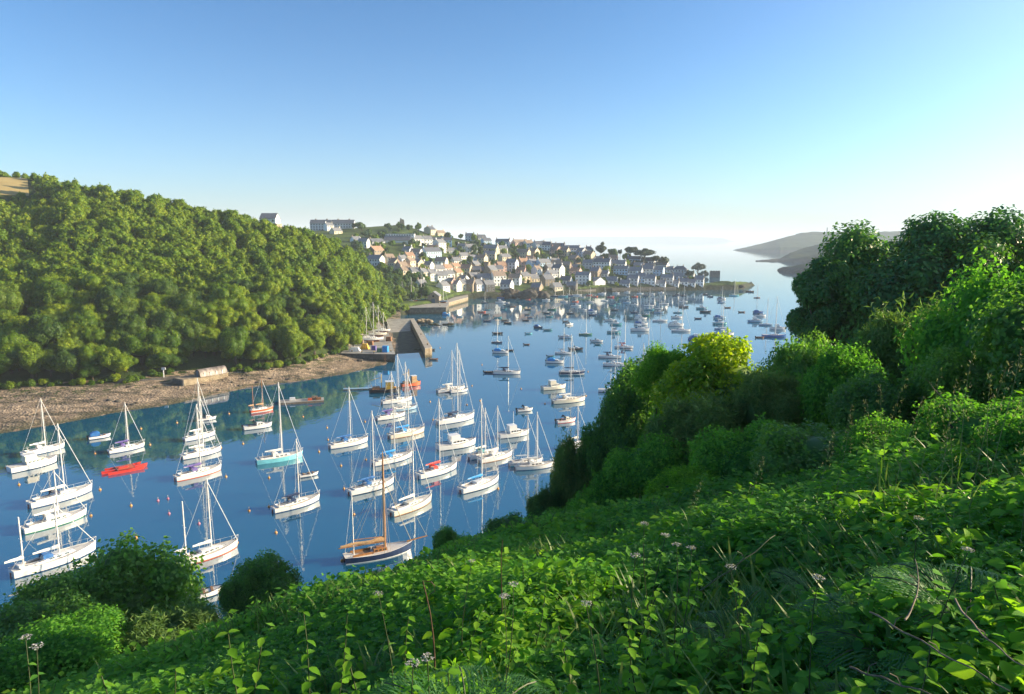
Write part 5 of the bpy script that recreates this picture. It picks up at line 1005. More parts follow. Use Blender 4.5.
# mid and far harbour: (px, py, kind, length, heading, hull, canvas, mast top or 0)
FAR = [(501, 353, 'm', 6.5, 98, 'white_gel', 'brightblue', 0), (497, 343, 'y', 5, 98, 'navy', None, 318), (498, 334, 'd', 5, 92, 'black', 0, 0), (555, 363, 'm', 6.6, 98, 'white_gel', 'brightblue', 0), (563, 354, 'y', 6.6, 98, 'white_gel', 'white_canvas', 328), (576, 350, 'm', 6, 95, 'black', None, 0), (551, 357, 'd', 3, 90, 'teal', 0, 0),
 (597, 342, 'm', 5.5, 98, 'white_gel', None, 0), (610, 358, 'y', 9, 104, 'white_gel', 'navy', 324), (616, 366, 'y', 9.6, 95, 'white_gel', 'white_canvas', 332), (624, 348, 'y', 8, 100, 'white_gel', 'red', 315), (629, 350, 'd', 3, 90, 'white_gel', 0, 0), (647, 362, 'y', 8, 96, 'white_gel', 'white_canvas', 318), (655, 366, 'm', 6, 96, 'navy', None, 0), (598, 345, 'd', 3, 95, 'teal', 0, 0),
 (614, 333, 'w', 7, 92, 'teal', None, 0), (616, 325, 'w', 6.5, 92, 'teal', None, 0), (610, 321, 'm', 6, 96, 'white_gel', None, 0), (585.5, 335, 'y', 6.5, 92, 'green', None, 305), (566, 338, 'm', 6.5, 95, 'paleblue', None, 0), (566, 322, 'd', 4, 60, 'black', 0, 0), (569.5, 325, 'm', 5, 60, 'white_gel', None, 0), (571, 314, 'm', 5, 92, 'black', None, 0),
 (538.5, 328, 'm', 5, 120, 'navy', 'blue', 0), (548, 330.5, 'd', 4.5, 92, 'teal', 0, 0), (529, 334, 'd', 3.5, 80, 'turquoise', 0, 0), (526, 321, 'd', 4, 92, 'black', 0, 0), (531, 318, 'd', 4.4, 60, 'navy', 0, 0), (528, 315, 'd', 4, 60, 'black', 0, 0), (528, 310, 'd', 4.4, 90, 'black', 0, 0), (533, 304, 'd', 4.6, 90, 'navy', 0, 0), (534, 307.5, 'd', 3.6, 90, 'white_gel', 0, 0),
 (547, 313.5, 'm', 4.6, 90, 'black', None, 0), (549.5, 317, 'd', 4.2, 90, 'teal', 0, 0), (552, 310, 'm', 5.6, 96, 'green', None, 0), (576, 306.5, 'm', 7, 92, 'white_gel', None, 0), (583, 310.5, 'm', 5, 92, 'white_gel', None, 0), (592.5, 312, 'm', 5.6, 92, 'white_gel', 'blue', 0), (593, 315.5, 'm', 5.2, 92, 'navy', None, 0), (575.5, 302, 'm', 5, 80, 'orange_red', None, 0),
 (564, 302, 'm', 5.6, 92, 'white_gel', None, 0), (590, 302.5, 'y', 6, 92, 'white_gel', None, 287), (546, 300.5, 'm', 6, 92, 'white_gel', None, 0), (551, 300, 'd', 4, 90, 'black', 0, 0), (484.7, 303, 'y', 5.5, 92, 'black', None, 291), (482, 312.5, 'm', 5, 92, 'orange_red', None, 0), (486.5, 315, 'd', 4.8, 70, 'black', 0, 0), (487.5, 321.5, 'd', 4.4, 92, 'navy', 0, 0),
 (498, 318, 'd', 4.6, 92, 'teal', 0, 0), (505.5, 321, 'd', 4.4, 70, 'black', 0, 0), (508, 323.5, 'd', 4.8, 120, 'black', 0, 0), (504, 309.5, 'd', 4, 92, 'teal', 0, 0), (513, 307, 'd', 4, 92, 'rust', 0, 0), (500.5, 303, 'm', 7.5, 92, 'white_gel', None, 0), (507, 303, 'd', 4, 92, 'white_gel', 0, 0), (488, 310, 'd', 3.2, 92, 'teal', 0, 0), (528, 299.8, 'd', 4, 92, 'orange_red', 0, 0),
 (555, 296.5, 'y', 7, 92, 'black', None, 283), (563, 296.8, 'y', 8, 92, 'teal', None, 285), (569, 296, 'y', 7, 92, 'navy', None, 287), (577, 295.6, 'y', 8, 92, 'white_gel', None, 276), (583, 297.5, 'd', 4, 92, 'white_gel', 0, 0), (589, 295.6, 'm', 5, 92, 'orange_red', None, 0), (595, 297, 'm', 5, 92, 'orange_red', None, 0), (602, 294, 'm', 7, 92, 'white_gel', None, 0), (610.5, 297.5, 'm', 6, 92, 'red', None, 0),
 (616, 293.5, 'm', 6, 92, 'white_gel', None, 0), (627, 292.5, 'm', 5.5, 92, 'white_gel', None, 0), (634.5, 297, 'm', 5.6, 92, 'orange_red', None, 0), (640, 294, 'y', 6, 92, 'white_gel', None, 280), (646, 296, 'd', 4, 92, 'navy', 0, 0), (652, 294.5, 'm', 5, 92, 'white_gel', None, 0), (661, 293, 'm', 5.4, 92, 'white_gel', None, 0), (604.5, 301, 'y', 5.6, 92, 'white_gel', None, 287), (612.5, 305.5, 'd', 4.6, 92, 'teal', 0, 0),
 (617.5, 304, 'd', 4, 92, 'teal', 0, 0), (615, 310.5, 'm', 5, 92, 'black', None, 0), (627, 303, 'm', 6, 92, 'paleblue', None, 0), (634.5, 305, 'm', 5.2, 92, 'white_gel', None, 0), (649, 306.3, 'y', 7, 92, 'white_gel', None, 288), (649, 310, 'y', 6.4, 96, 'teal', None, 292), (659, 309.3, 'y', 5.4, 92, 'white_gel', None, 293), (659, 313, 'm', 6.4, 92, 'paleblue', None, 0), (635, 313, 'm', 5.4, 96, 'navy', None, 0),
 (639.5, 316, 'y', 5.4, 92, 'paleblue', None, 296), (646, 316, 'm', 5.2, 92, 'green', None, 0), (640.5, 319.5, 'm', 7.2, 92, 'white_gel', 'white_canvas', 0), (641, 325, 'm', 7.6, 92, 'white_gel', 'blue', 0), (640, 331, 'w', 9.6, 97, 'white_gel', None, 0), (660, 321.5, 'y', 8.4, 94, 'white_gel', None, 300), (664, 304.5, 'y', 7, 94, 'white_gel', None, 287), (675, 296, 'd', 4, 92, 'black', 0, 0),
 (678, 295, 'm', 5, 92, 'navy', None, 0), (684, 296, 'm', 5, 92, 'black', None, 0), (683.5, 302, 'y', 6, 92, 'white_gel', None, 285), (684, 307.5, 'm', 6.4, 92, 'black', None, 0), (678, 313, 'y', 5.8, 92, 'teal', None, 292), (677, 318, 'm', 6, 92, 'white_gel', None, 0), (676, 326, 'm', 8.4, 92, 'white_gel', 'white_canvas', 0), (681, 331.5, 'y', 9.6, 94, 'white_gel', None, 300),
 (706, 295, 'm', 4.6, 110, 'black', None, 0), (710.5, 297, 'm', 4.6, 110, 'navy', None, 0), (721.6, 299.6, 'm', 6.4, 92, 'white_gel', 'navy', 0), (721.6, 303, 'y', 6, 92, 'paleblue', None, 286), (702, 309, 'm', 7.4, 92, 'teal', None, 0), (705.5, 312.5, 'w', 7, 96, 'black', None, 0), (720, 318.5, 'm', 7, 92, 'paleblue', 'blue', 0), (720, 324.5, 'w', 7.6, 92, 'teal', None, 0),
 (722, 329.5, 'y', 7.6, 92, 'paleblue', None, 296), (724.5, 335.5, 'm', 9.0, 92, 'white_gel', 'paleblue', 0), (698.5, 319, 'd', 4, 92, 'navy', 0, 0), (734, 296, 'y', 8, 92, 'turquoise', None, 279), (750, 292, 'm', 7, 120, 'rust', None, 0), (757, 298, 'y', 5, 92, 'rust', None, 284), (758.5, 313, 'm', 6.4, 92, 'blue', 'blue', 0), (760, 316.5, 'm', 7, 92, 'white_gel', None, 0),
 (755.6, 322, 'm', 8.4, 96, 'paleblue', None, 0), (766, 325.4, 'y', 7.4, 96, 'paleblue', None, 298), (774, 337, 'y', 11, 98, 'blue', None, 296), (778, 329.5, 'm', 8, 96, 'white_gel', None, 0), (728, 308, 'd', 4, 92, 'rust', 0, 0), (742, 312.5, 'd', 4, 92, 'rust', 0, 0), (697, 340, 'm', 8, 92, 'blue', 'blue', 0), (704, 339, 'm', 6, 92, 'navy', None, 0), (760, 338, 'd', 4, 92, 'rust', 0, 0),
 (431, 350.5, 'd', 3.6, 80, 'black', 0, 0), (434, 360, 'd', 3.4, 95, 'rust', 0, 0), (437, 327.5, 'd', 3.6, 92, 'white_gel', 0, 0), (446, 315, 'm', 4.8, 92, 'brightblue', 'brightblue', 0), (460, 317, 'd', 3.2, 92, 'paleblue', 0, 0), (510.5, 351, 'd', 3, 92, 'black', 0, 0), (527, 345, 'd', 2.6, 92, 'rust', 0, 0)]
CN = {'white_gel': 'white', 'navy': 'navy blue', 'black': 'black', 'teal': 'dark teal', 'green': 'green', 'paleblue': 'pale blue', 'turquoise': 'turquoise', 'orange_red': 'orange', 'rust': 'brown', 'red': 'red', 'blue': 'blue', 'brightblue': 'bright blue'}
bands = [(299.3, 'first line off the village shore'), (305, 'second line off the village shore'), (312, 'third line off the village shore'), (319, 'fourth line off the village shore'), (327, 'fifth line off the village shore'), (340, 'sixth line off the village shore'), (400, 'nearest line of the far harbour')]
def band(py): return next(i for i, (v, _) in enumerate(bands) if py < v)
for bi in range(len(bands)):
    for i, (px, py, kd, L_, hd, hc, cv, mt_) in enumerate(sorted([f for f in FAR if band(f[1]) == bi])):
        what = {'y': 'sailing boat', 'm': 'cabin boat', 'd': 'open dinghy', 'w': 'wheelhouse launch'}[kd]
        lb = '%s %s, %s from the left in the %s' % (CN[hc], what, ordn(i + 1), bands[bi][1]); fg = 'boats on the outer harbour moorings'
        if kd == 'y': yacht(px, py, L_, hd, top=mt_, hullc=hc, cover=cv, hood=cv, label=lb, lod=1, group=fg, furl=L_ > 8, name='sailing_boat', stripe='antifoul_blue' if hc != 'white_gel' else 'navy', foul='antifoul_blue')
        elif kd == 'd': motorboat(px, py, L_, hd, hullc=hc, kind='dinghy', label=lb, lod=1, name='dinghy', group=fg, cat_='dinghy')
        elif kd == 'w': motorboat(px, py, L_, hd, hullc=hc, kind='wheelhouse', label=lb, lod=1, name='launch', group=fg, cat_='launch')
        else: motorboat(px, py, L_, hd, hullc=hc, kind='cruiser' if L_ > 7.1 else 'cuddy', label=lb, lod=1, canvas=cv, name='cabin_boat', group=fg, cat_='cabin boat', stripe='navy')
# fishing boats at the village quay
def trawler(px, py, L, brg, hc, label):
    t = workboat(px, py, L, brg, label, hc, 'white_gel'); t.name = 'fishing_boat'; t['category'] = 'fishing boat'; return t
trawler(506, 298.5, 14, 98, 'blue', 'large blue hulled fishing boat moored below the village outcrop'); trawler(519, 298.5, 9.5, 100, 'white_gel', 'white hulled fishing boat moored right of the large blue one')
# laid-up boats ashore
GA = 'yachts laid up ashore'
for i, (px, py, z_, L_, top, hc, lb) in enumerate([(366, 341, 3.3, 7.5, 307, 'white_gel', 'white yacht laid up ashore, leftmost mast behind the boatyard quay'), (373, 342, 3.3, 9, 302, 'white_gel', 'tall masted white yacht laid up second on the boatyard quay'), (378, 337, 3.3, 8, 305, 'cream_gel', 'cream yacht laid up third from left on the boatyard quay'), (383, 333, 3.3, 7, 312, 'white_gel', 'white yacht laid up nearest the slipway'),
     (411, 303.5, 4.25, 8.5, 277, 'red', 'red hulled yacht laid up on the dark wharf'), (402, 302.5, 4.25, 7.5, 281, 'white_gel', 'white yacht laid up left of the red hull on the wharf'), (421, 302.3, 4.25, 8.5, 268, 'blue', 'blue hulled yacht laid up against the boat shed'), (394, 303, 4.25, 6.5, 284, 'white_gel', 'small white yacht laid up at the wooded end of the wharf'), (443, 303, 4.25, 6.5, 280, 'paleblue', 'pale blue yacht laid up right of the boat shed')]):
    y_ = yacht(px, py, L_, 100 if z_ > 4 else 70, top=None, mh=10, hullc=hc, cover=None, hood=None, label=lb, lod=1, z=z_, group=GA)
    p = W(px, py, z_); Hh = at(px, top, math.hypot(p[0], p[1]))[2] - z_ - .9
    mo = [c for c in y_.children if c.name.startswith(('mast', 'rigging', 'forestay'))]
    for c in mo: c.scale = (1, 1, max(Hh, 5) / 10)
    b = MB()
    for x in (-L_ * .25, 0, L_ * .25):
        for s in (-1, 1): spar(b, (x, s * L_ * .17, -.9), (x, s * L_ * .11, .2), .07)
    b.box(-L_ * .3, L_ * .3, -.12, .12, -.9, -.3); b.build('cradle', M['rust'], y_); y_.location.z = z_ + .9

# mooring buoys
BU = [(6, 468), (95, 454), (141, 429), (150, 445), (61, 459), (91, 516), (27, 531), (136, 538), (131, 506), (100, 490), (158, 501, 1), (168, 499, 1), (16, 567), (19, 485), (249, 511), (276, 533), (269, 478), (269, 507), (229, 414), (303, 417), (327, 428), (169, 514, 1), (199, 524, 1), (177, 423), (237, 543), (221, 448), (243, 444), (354, 515), (344, 489), (341, 466), (342, 561), (328, 440), (365, 422), (366, 460), (482, 365), (472, 386), (556, 422), (586, 396), (461, 487), (480, 401), (226, 477), (319, 452), (430, 402), (433, 420), (498, 489), (545, 404), (588, 372), (467, 405), (521, 389), (440, 348)]
bm0 = MB(); bm0.ball((0, 0, .08), .23, 10, 7); 
k0 = bm0.build('buoy', M['buoy_orange']).data; k1 = k0.copy(); k1.materials[0] = M['buoy_pink']; bpy.data.objects.remove(bpy.data.objects['buoy'])
rg_ = MB(); rg_.tube([(0, 0, .4), (0, 0, .55)], .06, 6); rg_.tube([(math.cos(a) * .1, 0, .62 + math.sin(a) * .1) for a in [i * PI / 4 for i in range(9)]], .025, 4); rm = rg_.build('ring', M['rope']).data; bpy.data.objects.remove(bpy.data.objects['ring'])
rws = {}
for q in BU: rws.setdefault(int((q[1] - 340) / 25), []).append(q)
for k in sorted(rws):
    for i, q in enumerate(sorted(rws[k])):
        t = empty('mooring_buoy', W(q[0], q[1]), q[0]); link('float', k1 if len(q) > 2 else k0, t); link('ring', rm, t)
        tag(t, '%s round mooring buoy, %s from the left in the %s buoy line from the pier' % ('pink' if len(q) > 2 else 'orange', ordn(i + 1), ordn(k + 1)), 'buoy', 'mooring buoys on the creek')
# ------------------------------------------------------------------ our own slope: shrubs, trees, undergrowth
LN = (np.array([(0, 0, 0), (.10, .45, .03), (0, 1, -.06), (-.10, .45, .03)]), np.array([(0, 1, 2), (0, 2, 3)]))
LG = (np.array([(.022, 0, 0), (-.022, 0, 0), (.026, .4, .01), (-.026, .4, .01), (.018, .75, -.06), (-.018, .75, -.06), (0, 1, -.2)]), LB[1])
BV = {}
def variants(key, mt, n, seed, **kw):
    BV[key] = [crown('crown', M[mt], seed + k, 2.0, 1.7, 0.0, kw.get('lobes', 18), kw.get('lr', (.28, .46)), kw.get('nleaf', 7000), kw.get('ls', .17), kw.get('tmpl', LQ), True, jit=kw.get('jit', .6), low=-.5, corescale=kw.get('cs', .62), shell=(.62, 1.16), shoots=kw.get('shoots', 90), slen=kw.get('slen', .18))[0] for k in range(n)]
variants('dark', 'dark_leaf', 4, 500, ls=.12, nleaf=17000, lobes=26); variants('green', 'under_leaf', 3, 520, ls=.11, nleaf=19000, lobes=26, slen=.24)
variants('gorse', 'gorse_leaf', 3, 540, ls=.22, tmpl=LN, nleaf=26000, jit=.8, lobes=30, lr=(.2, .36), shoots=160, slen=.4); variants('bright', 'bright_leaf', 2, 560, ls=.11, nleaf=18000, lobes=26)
variants('gold', 'gold_leaf', 2, 580, ls=.14, nleaf=15000, lobes=28, lr=(.2, .36), cs=.5)
bk = random.Random(9)
def bush(px, top, bot, hw, d, kind, label, name='shrub', cat_='shrub', group='shrubs on the near hillside', stem=True):
    c = at(px, (top + bot) / 2, d); sl_ = math.sqrt(c[0] ** 2 + c[1] ** 2 + (c[2] - CAMZ) ** 2); g = z0(c[0], c[1]); rw = hw / F * sl_; rh = (bot - top) / 2 / F * sl_
    t = empty(name, (c[0], c[1], g), bk.uniform(0, 6)); o = link('crown', BV[kind][bk.randrange(len(BV[kind]))], t); o.location = (0, 0, c[2] - g); o.scale = (rw / 2.0 * 1.04, rw / 2.0 * 1.04, rh / 1.7 * 1.04)
    gap = c[2] - rh - g
    if gap > .4:                                        # foliage reaches down to the slope
        o2 = link('lower_crown', BV[kind][0], t); o2.location = (0, 0, gap * .5 + .1); o2.scale = (rw / 2.0 * .86, rw / 2.0 * .86, (gap * .5 + rh * .45) / 1.7); o2.rotation_euler = (0, 0, 2.0)
    h = max(c[2] - g, .6); b = MB(); r0 = .05 + rw * .04
    for k in range(4): a = k * 1.6 + .3; b.tube([(0.05 * k, 0, -.4), (math.cos(a) * rw * .2, math.sin(a) * rw * .2, h * .5), (math.cos(a) * rw * .5, math.sin(a) * rw * .5, h * 1.05)], [r0, r0 * .7, r0 * .3], 5)
    b.build('stem', M['bark'], t); tag(t, label, cat_, group); return t
bush(120, 553, 660, 62, 40, 'dark', 'large round dark green bush at the bottom left above the water'); bush(35, 592, 668, 44, 37, 'dark', 'low dark bush touching the left edge beside the large round bush')
bush(76, 574, 650, 44, 39, 'dark', 'dark bush between the left edge bush and the large round bush'); bush(262, 558, 612, 32, 34, 'dark', 'small rounded dark bush right of the gap with the white boat'); bush(238, 578, 620, 16, 33, 'dark', 'smallest dark bush leaning left of the small rounded bush')
bush(55, 628, 690, 55, 22, 'green', 'fresh green shrub in the bottom left corner'); bush(170, 620, 680, 50, 22, 'gorse', 'brownish low shrub below the large round bush')
bush(447, 526, 562, 14, 36, 'dark', 'tiny shrub tip standing out against the water'); bush(465, 536, 566, 20, 34, 'green', 'low green shrub right of the tiny shrub tip'); bush(505, 513, 548, 22, 33, 'dark', 'small dark shrub at the brow left of the gorse')
bush(545, 490, 540, 19, 35, 'gorse', 'dark gorse lowest down along the water edge'); bush(572, 440, 530, 25, 36, 'gorse', 'tall dark gorse clump standing against the moored boats'); bush(606, 412, 500, 26, 36, 'dark', 'dark bush left of the credit area, against the harbour')
bush(632, 387, 470, 32, 36, 'dark', 'dark rounded shrub left below the golden tree'); bush(612, 470, 540, 36, 25, 'green', 'fresh green shrub right of the tall gorse clump')
bush(655, 352, 440, 45, 38, 'dark', 'mid green shrub forming the left shoulder of the golden tree'); bush(575, 500, 545, 30, 26, 'green', 'low green mound in front of the tall gorse')
t = bush(716, 336, 428, 60, 32, 'gold', 'golden green sunlit tree in the middle of the right hillside', 'golden_tree', 'tree', None); bush(668, 345, 405, 34, 34, 'bright', 'light green shoulder left of the golden crown')  # crown looks sunlit mainly through its leaf colour
bush(735, 385, 440, 36, 30, 'gorse', 'dark gorse right under the golden crown'); bush(700, 400, 480, 50, 26, 'gorse', 'wide brown green gorse below the golden tree'); bush(655, 430, 510, 44, 25, 'green', 'green shrub left of the wide brown gorse')
bush(800, 330, 430, 36, 31, 'dark', 'dark shrub below the left end of the big tree'); bush(770, 375, 450, 36, 27, 'gorse', 'olive gorse right of the golden tree'); bush(838, 345, 440, 40, 27, 'green', 'mid green shrub under the big tree, left of the twiggy shrub')
bush(905, 318, 430, 50, 30, 'gorse', 'tall twiggy shrub in front of the big tree'); bush(870, 370, 450, 42, 22, 'dark', 'dark shrub in front of the twiggy shrub'); bush(962, 350, 430, 40, 22, 'dark', 'dark green shrub left below the right edge shrub'); bush(1010, 272, 425, 66, 24, 'green', 'large fresh green shrub at the right edge of the slope')
bush(745, 425, 500, 50, 20, 'green', 'green mound right of the wide brown gorse'); bush(820, 425, 500, 56, 17, 'dark', 'dark low shrub at mid right, left of the grass stems'); bush(900, 425, 490, 46, 14, 'green', 'green low shrub beneath the tall grass stems'); bush(985, 405, 490, 60, 12, 'green', 'green shrub at right edge below the tall grasses')
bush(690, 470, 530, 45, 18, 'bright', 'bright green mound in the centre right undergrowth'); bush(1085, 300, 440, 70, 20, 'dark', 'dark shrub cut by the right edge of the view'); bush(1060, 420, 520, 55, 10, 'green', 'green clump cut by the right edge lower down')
# the big tree
def bigtree(px, py, hw, hh, d, seed, label, nleaf=52000, ls=.27, mt='big_leaf', lobes=46):
    c = at(px, py, d); sl_ = math.sqrt(c[0] ** 2 + c[1] ** 2 + (c[2] - CAMZ) ** 2); g = z0(c[0], c[1]); rx, rzz = hw / F * sl_, hh / F * sl_
    cm, lb = crown('crown', M[mt], seed, rx, rzz, c[2] - g, lobes, (.15, .27), nleaf, ls, LQ, True, jit=.45, low=-.6, corescale=.68, box=.75, shell=(.74, 1.14), shoots=200, slen=.06)
    t = empty('sycamore_tree', (c[0], c[1], g)); link('crown', cm, t); link('trunk', trunk_mesh('trunk', seed, (c[2] - g) * .9, .42, lb, 14), t); tag(t, label, 'tree'); return t
bigtree(936, 319, 124, 94, 62, 601, 'big dark spreading tree filling the upper right of the view', 90000, .30, lobes=64); bigtree(1058, 322, 82, 88, 64, 602, 'big dark tree cut by the right edge, its top catching sun', 60000, .30)
bigtree(838, 308, 48, 56, 58, 603, 'dark side crown leaning out over the water left of the big tree', 36000, .24, lobes=56)
# undergrowth ---------------------------------------------------------
g = np.random.default_rng(77)
def scatter(n, r0, r1, flat_r, a0=-64, a1=62):
    r = np.exp(g.uniform(math.log(r0), math.log(r1), n)); k = g.random(n) < np.minimum(1, (r / flat_r) ** 2); r = r[k]; a = np.radians(g.uniform(a0, a1, len(r)))
    x, y = np.sin(a) * r, np.cos(a) * r; z = V0(x, y); k = z > .8; return x[k], y[k], z[k], r[k]
def hgt(x, y): return np.clip(.52 + .22 * nz(x, y, 3.4, 60) + .10 * nz(x, y, 1.3, 61), .18, 1.05)
def leafy(n, r0, r1, flat_r, per, L0, tm, spread, tintf, kfar=12.0, upn=1.0, side=.55):
    x, y, z, r = scatter(n, r0, r1, flat_r); H = hgt(x, y) * g.uniform(.6, 1.15, len(x)); far = 1 + r / kfar
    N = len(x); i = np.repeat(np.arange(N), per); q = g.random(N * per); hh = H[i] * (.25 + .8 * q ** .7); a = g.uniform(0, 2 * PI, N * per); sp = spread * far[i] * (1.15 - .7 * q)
    k = sp * g.uniform(.1, 1, N * per); P = np.stack([x[i] + np.cos(a) * k, y[i] + np.sin(a) * k, z[i] + hh], 1)
    al = np.stack([np.cos(a), np.sin(a), g.normal(-.1, .35, N * per)], 1); nr = np.stack([np.cos(a) * side * .3, np.sin(a) * side * .3, np.full(N * per, upn)], 1) + g.normal(0, side * .6, (N * per, 3))
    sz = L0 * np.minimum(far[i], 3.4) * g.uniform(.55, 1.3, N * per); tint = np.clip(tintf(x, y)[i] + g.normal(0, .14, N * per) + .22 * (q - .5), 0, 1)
    return leaves(tm, P, nr, al, sz, tint)
def t1(x, y): return .42 + .2 * nz(x, y, 5.5, 62)
V, T, C = cat([leafy(30000, 1.3, 7.5, 3.6, 15, .056, LL, .15, t1), leafy(42000, 6, 90, 8, 13, .062, LQ, .16, t1)])
tag(link('undergrowth', tri_mesh('undergrowth', V, T, M['under_leaf'], C)), 'tangle of low green leafy undergrowth covering the near hillside', 'undergrowth', kind='stuff'); print('under', len(T))
def t2(x, y): return .5 + .25 * nz(x, y, 4, 63)
def keepbright(pk, thr=.15):
    V, T, C = pk; n = len(T); return V, T, C
def patchy(pk, tmn, thr, seed, sc=3.2):
    V, T, C = pk; m_, t_ = tmn; nl = len(V) // m_; v = V.reshape(nl, m_, 3); c = v[:, 0]; keep = nz(c[:, 0], c[:, 1], sc, seed) + .35 * nz(c[:, 0], c[:, 1], .8, seed + 1) > thr
    v = v[keep]; tt = (np.tile(np.arange(m_), 1)); return v.reshape(-1, 3), keep, C.reshape(nl, m_)[keep].ravel()
def rebuild(pk, tmpl, thr, seed, sc=3.2):
    tv, tt = tmpl; v, keep, c = patchy(pk, (len(tv), len(tt)), thr, seed, sc); n = len(v) // len(tv); return v, (tt[None] + (np.arange(n) * len(tv))[:, None, None]).reshape(-1, 3), c
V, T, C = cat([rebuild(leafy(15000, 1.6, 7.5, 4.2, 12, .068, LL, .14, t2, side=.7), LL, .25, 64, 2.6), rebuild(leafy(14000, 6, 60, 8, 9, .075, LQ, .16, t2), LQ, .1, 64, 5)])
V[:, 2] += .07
tag(link('nettle_patches', tri_mesh('nettle_patches', V, T, M['bright_leaf'], C)), 'patches of brighter broad leaved weeds through the undergrowth', 'weeds', kind='stuff')  # weeds in noise patches, brighter skylight put into their leaf colour
# fine leaved bedstraw and moss like filling
V, T, C = cat([rebuild(leafy(34000, 1.3, 9, 4.0, 18, .030, LN, .14, t2, side=1.2), LN, -.25, 66, 2.2)]); V[:, 2] += .07
tag(link('bedstraw', tri_mesh('bedstraw', V, T, M['fern_leaf'], C)), 'fine feathery bedstraw scrambling over the undergrowth', 'ground cover', kind='stuff')
# grass
x, y, z, r = scatter(20000, 1.6, 60, 6.0); k = nz(x, y, 6, 68) + .4 * nz(x, y, 1.5, 69) + np.where(x > 3, .2, 0) > .35; x, y, z, r = x[k], y[k], z[k], r[k]; n = len(x)
i = np.repeat(np.arange(n), 4); N = len(i); a = g.uniform(0, 2 * PI, N); k = .08 * (1 + r[i] / 10); P = np.stack([x[i] + np.cos(a) * k * g.random(N), y[i] + np.sin(a) * k * g.random(N), z[i] + .25 * hgt(x, y)[i]], 1)
al = np.stack([np.cos(a) * .38, np.sin(a) * .38, np.ones(N)], 1) + g.normal(0, .16, (N, 3)); nr = np.stack([np.cos(a), np.sin(a), np.full(N, .3)], 1)
V, T, C = leaves(LG, P, nr, al, g.uniform(.25, .6, N) * np.minimum(1 + r[i] / 60, 1.4), np.clip(g.normal(.45, .2, N), 0, 1))
tag(link('grass', tri_mesh('grass', V, T, M['grass_leaf'], C)), 'long green grass blades growing up through the weeds', 'grass', kind='stuff'); print('grass', len(T))

# single plants ----------------------------------------------------
def fern_mesh(seed, nf=7, L=.75):
    r = np.random.default_rng(seed); parts = []; st = MB()
    for f in range(nf):
        a = 2 * PI * f / nf + r.uniform(-.3, .3); l = L * r.uniform(.7, 1.15); n = 22; t = np.linspace(0, 1, n); dr = r.uniform(.5, .95)
        rad = l * t * .9; zz = l * (1.05 * t - dr * t ** 2); px_, py_ = np.cos(a) * rad, np.sin(a) * rad; C_ = np.stack([px_, py_, zz], 1); st.tube([tuple(p) for p in C_[::3]], .006, 4)
        tan = norm(np.gradient(C_, axis=0)); sd = np.array([-math.sin(a), math.cos(a), 0.0]); up = np.cross(tan, sd) * -1
        for s in (-1, 1):
            P = C_[3:]; tn = tan[3:]; u = up[3:]; tt = t[3:]; ln = l * .30 * np.sin(PI * np.clip(1 - tt * .95, 0, 1) ** .8) + .015
            for q in range(len(P)):                                      # each pinna is itself toothed
                m_ = 6; w = np.linspace(.12, 1, m_); D = norm(sd * s + tn[q] * .45); Q = P[q] + D * (w[:, None] * ln[q]) - np.array([0, 0, .12]) * (w[:, None] ** 2) * ln[q]
                for e in (-1, 1):
                    al_ = np.tile(tn[q] * e + D * .5, (m_, 1)); parts.append(leaves(LN, Q, np.tile(u[q], (m_, 1)) + r.normal(0, .12, (m_, 3)), al_, np.full(m_, ln[q] * .30) * (1.15 - w * .6), np.clip(r.normal(.5, .12, m_) , 0, 1)))
    V, T, C = cat(parts); return tri_mesh('frond', V, T, M['fern_leaf'], C), st
FV = []
for k in range(3):
    me, st = fern_mesh(700 + k, [6, 7, 5][k], [.62, .8, .7][k]); so_ = st.build('stalk', M['stem']); FV.append((me, so_.data)); bpy.data.objects.remove(so_)
FP = [(470, 635, 2.6), (640, 640, 2.6), (780, 655, 2.4), (865, 610, 3.0), (905, 560, 3.6), (960, 640, 2.4), (250, 665, 2.8), (835, 535, 4.6), (980, 520, 3.8), (730, 560, 4.4), (905, 655, 2.2)]
for i, (px, py, d) in enumerate(sorted(FP)):
    c = at(px, py, d); g_ = z0(c[0], c[1]); t = empty('fern', (c[0], c[1], max(c[2] - .55, g_ - .05)), px * .37, .62 + (px % 5) * .07); v = FV[i % 3]; link('frond', v[0], t); link('stalk', v[1], t)
    tag(t, 'feathery arching fern in the foreground weeds, %s from the left' % ordn(i + 1), 'fern', 'ferns in the foreground')
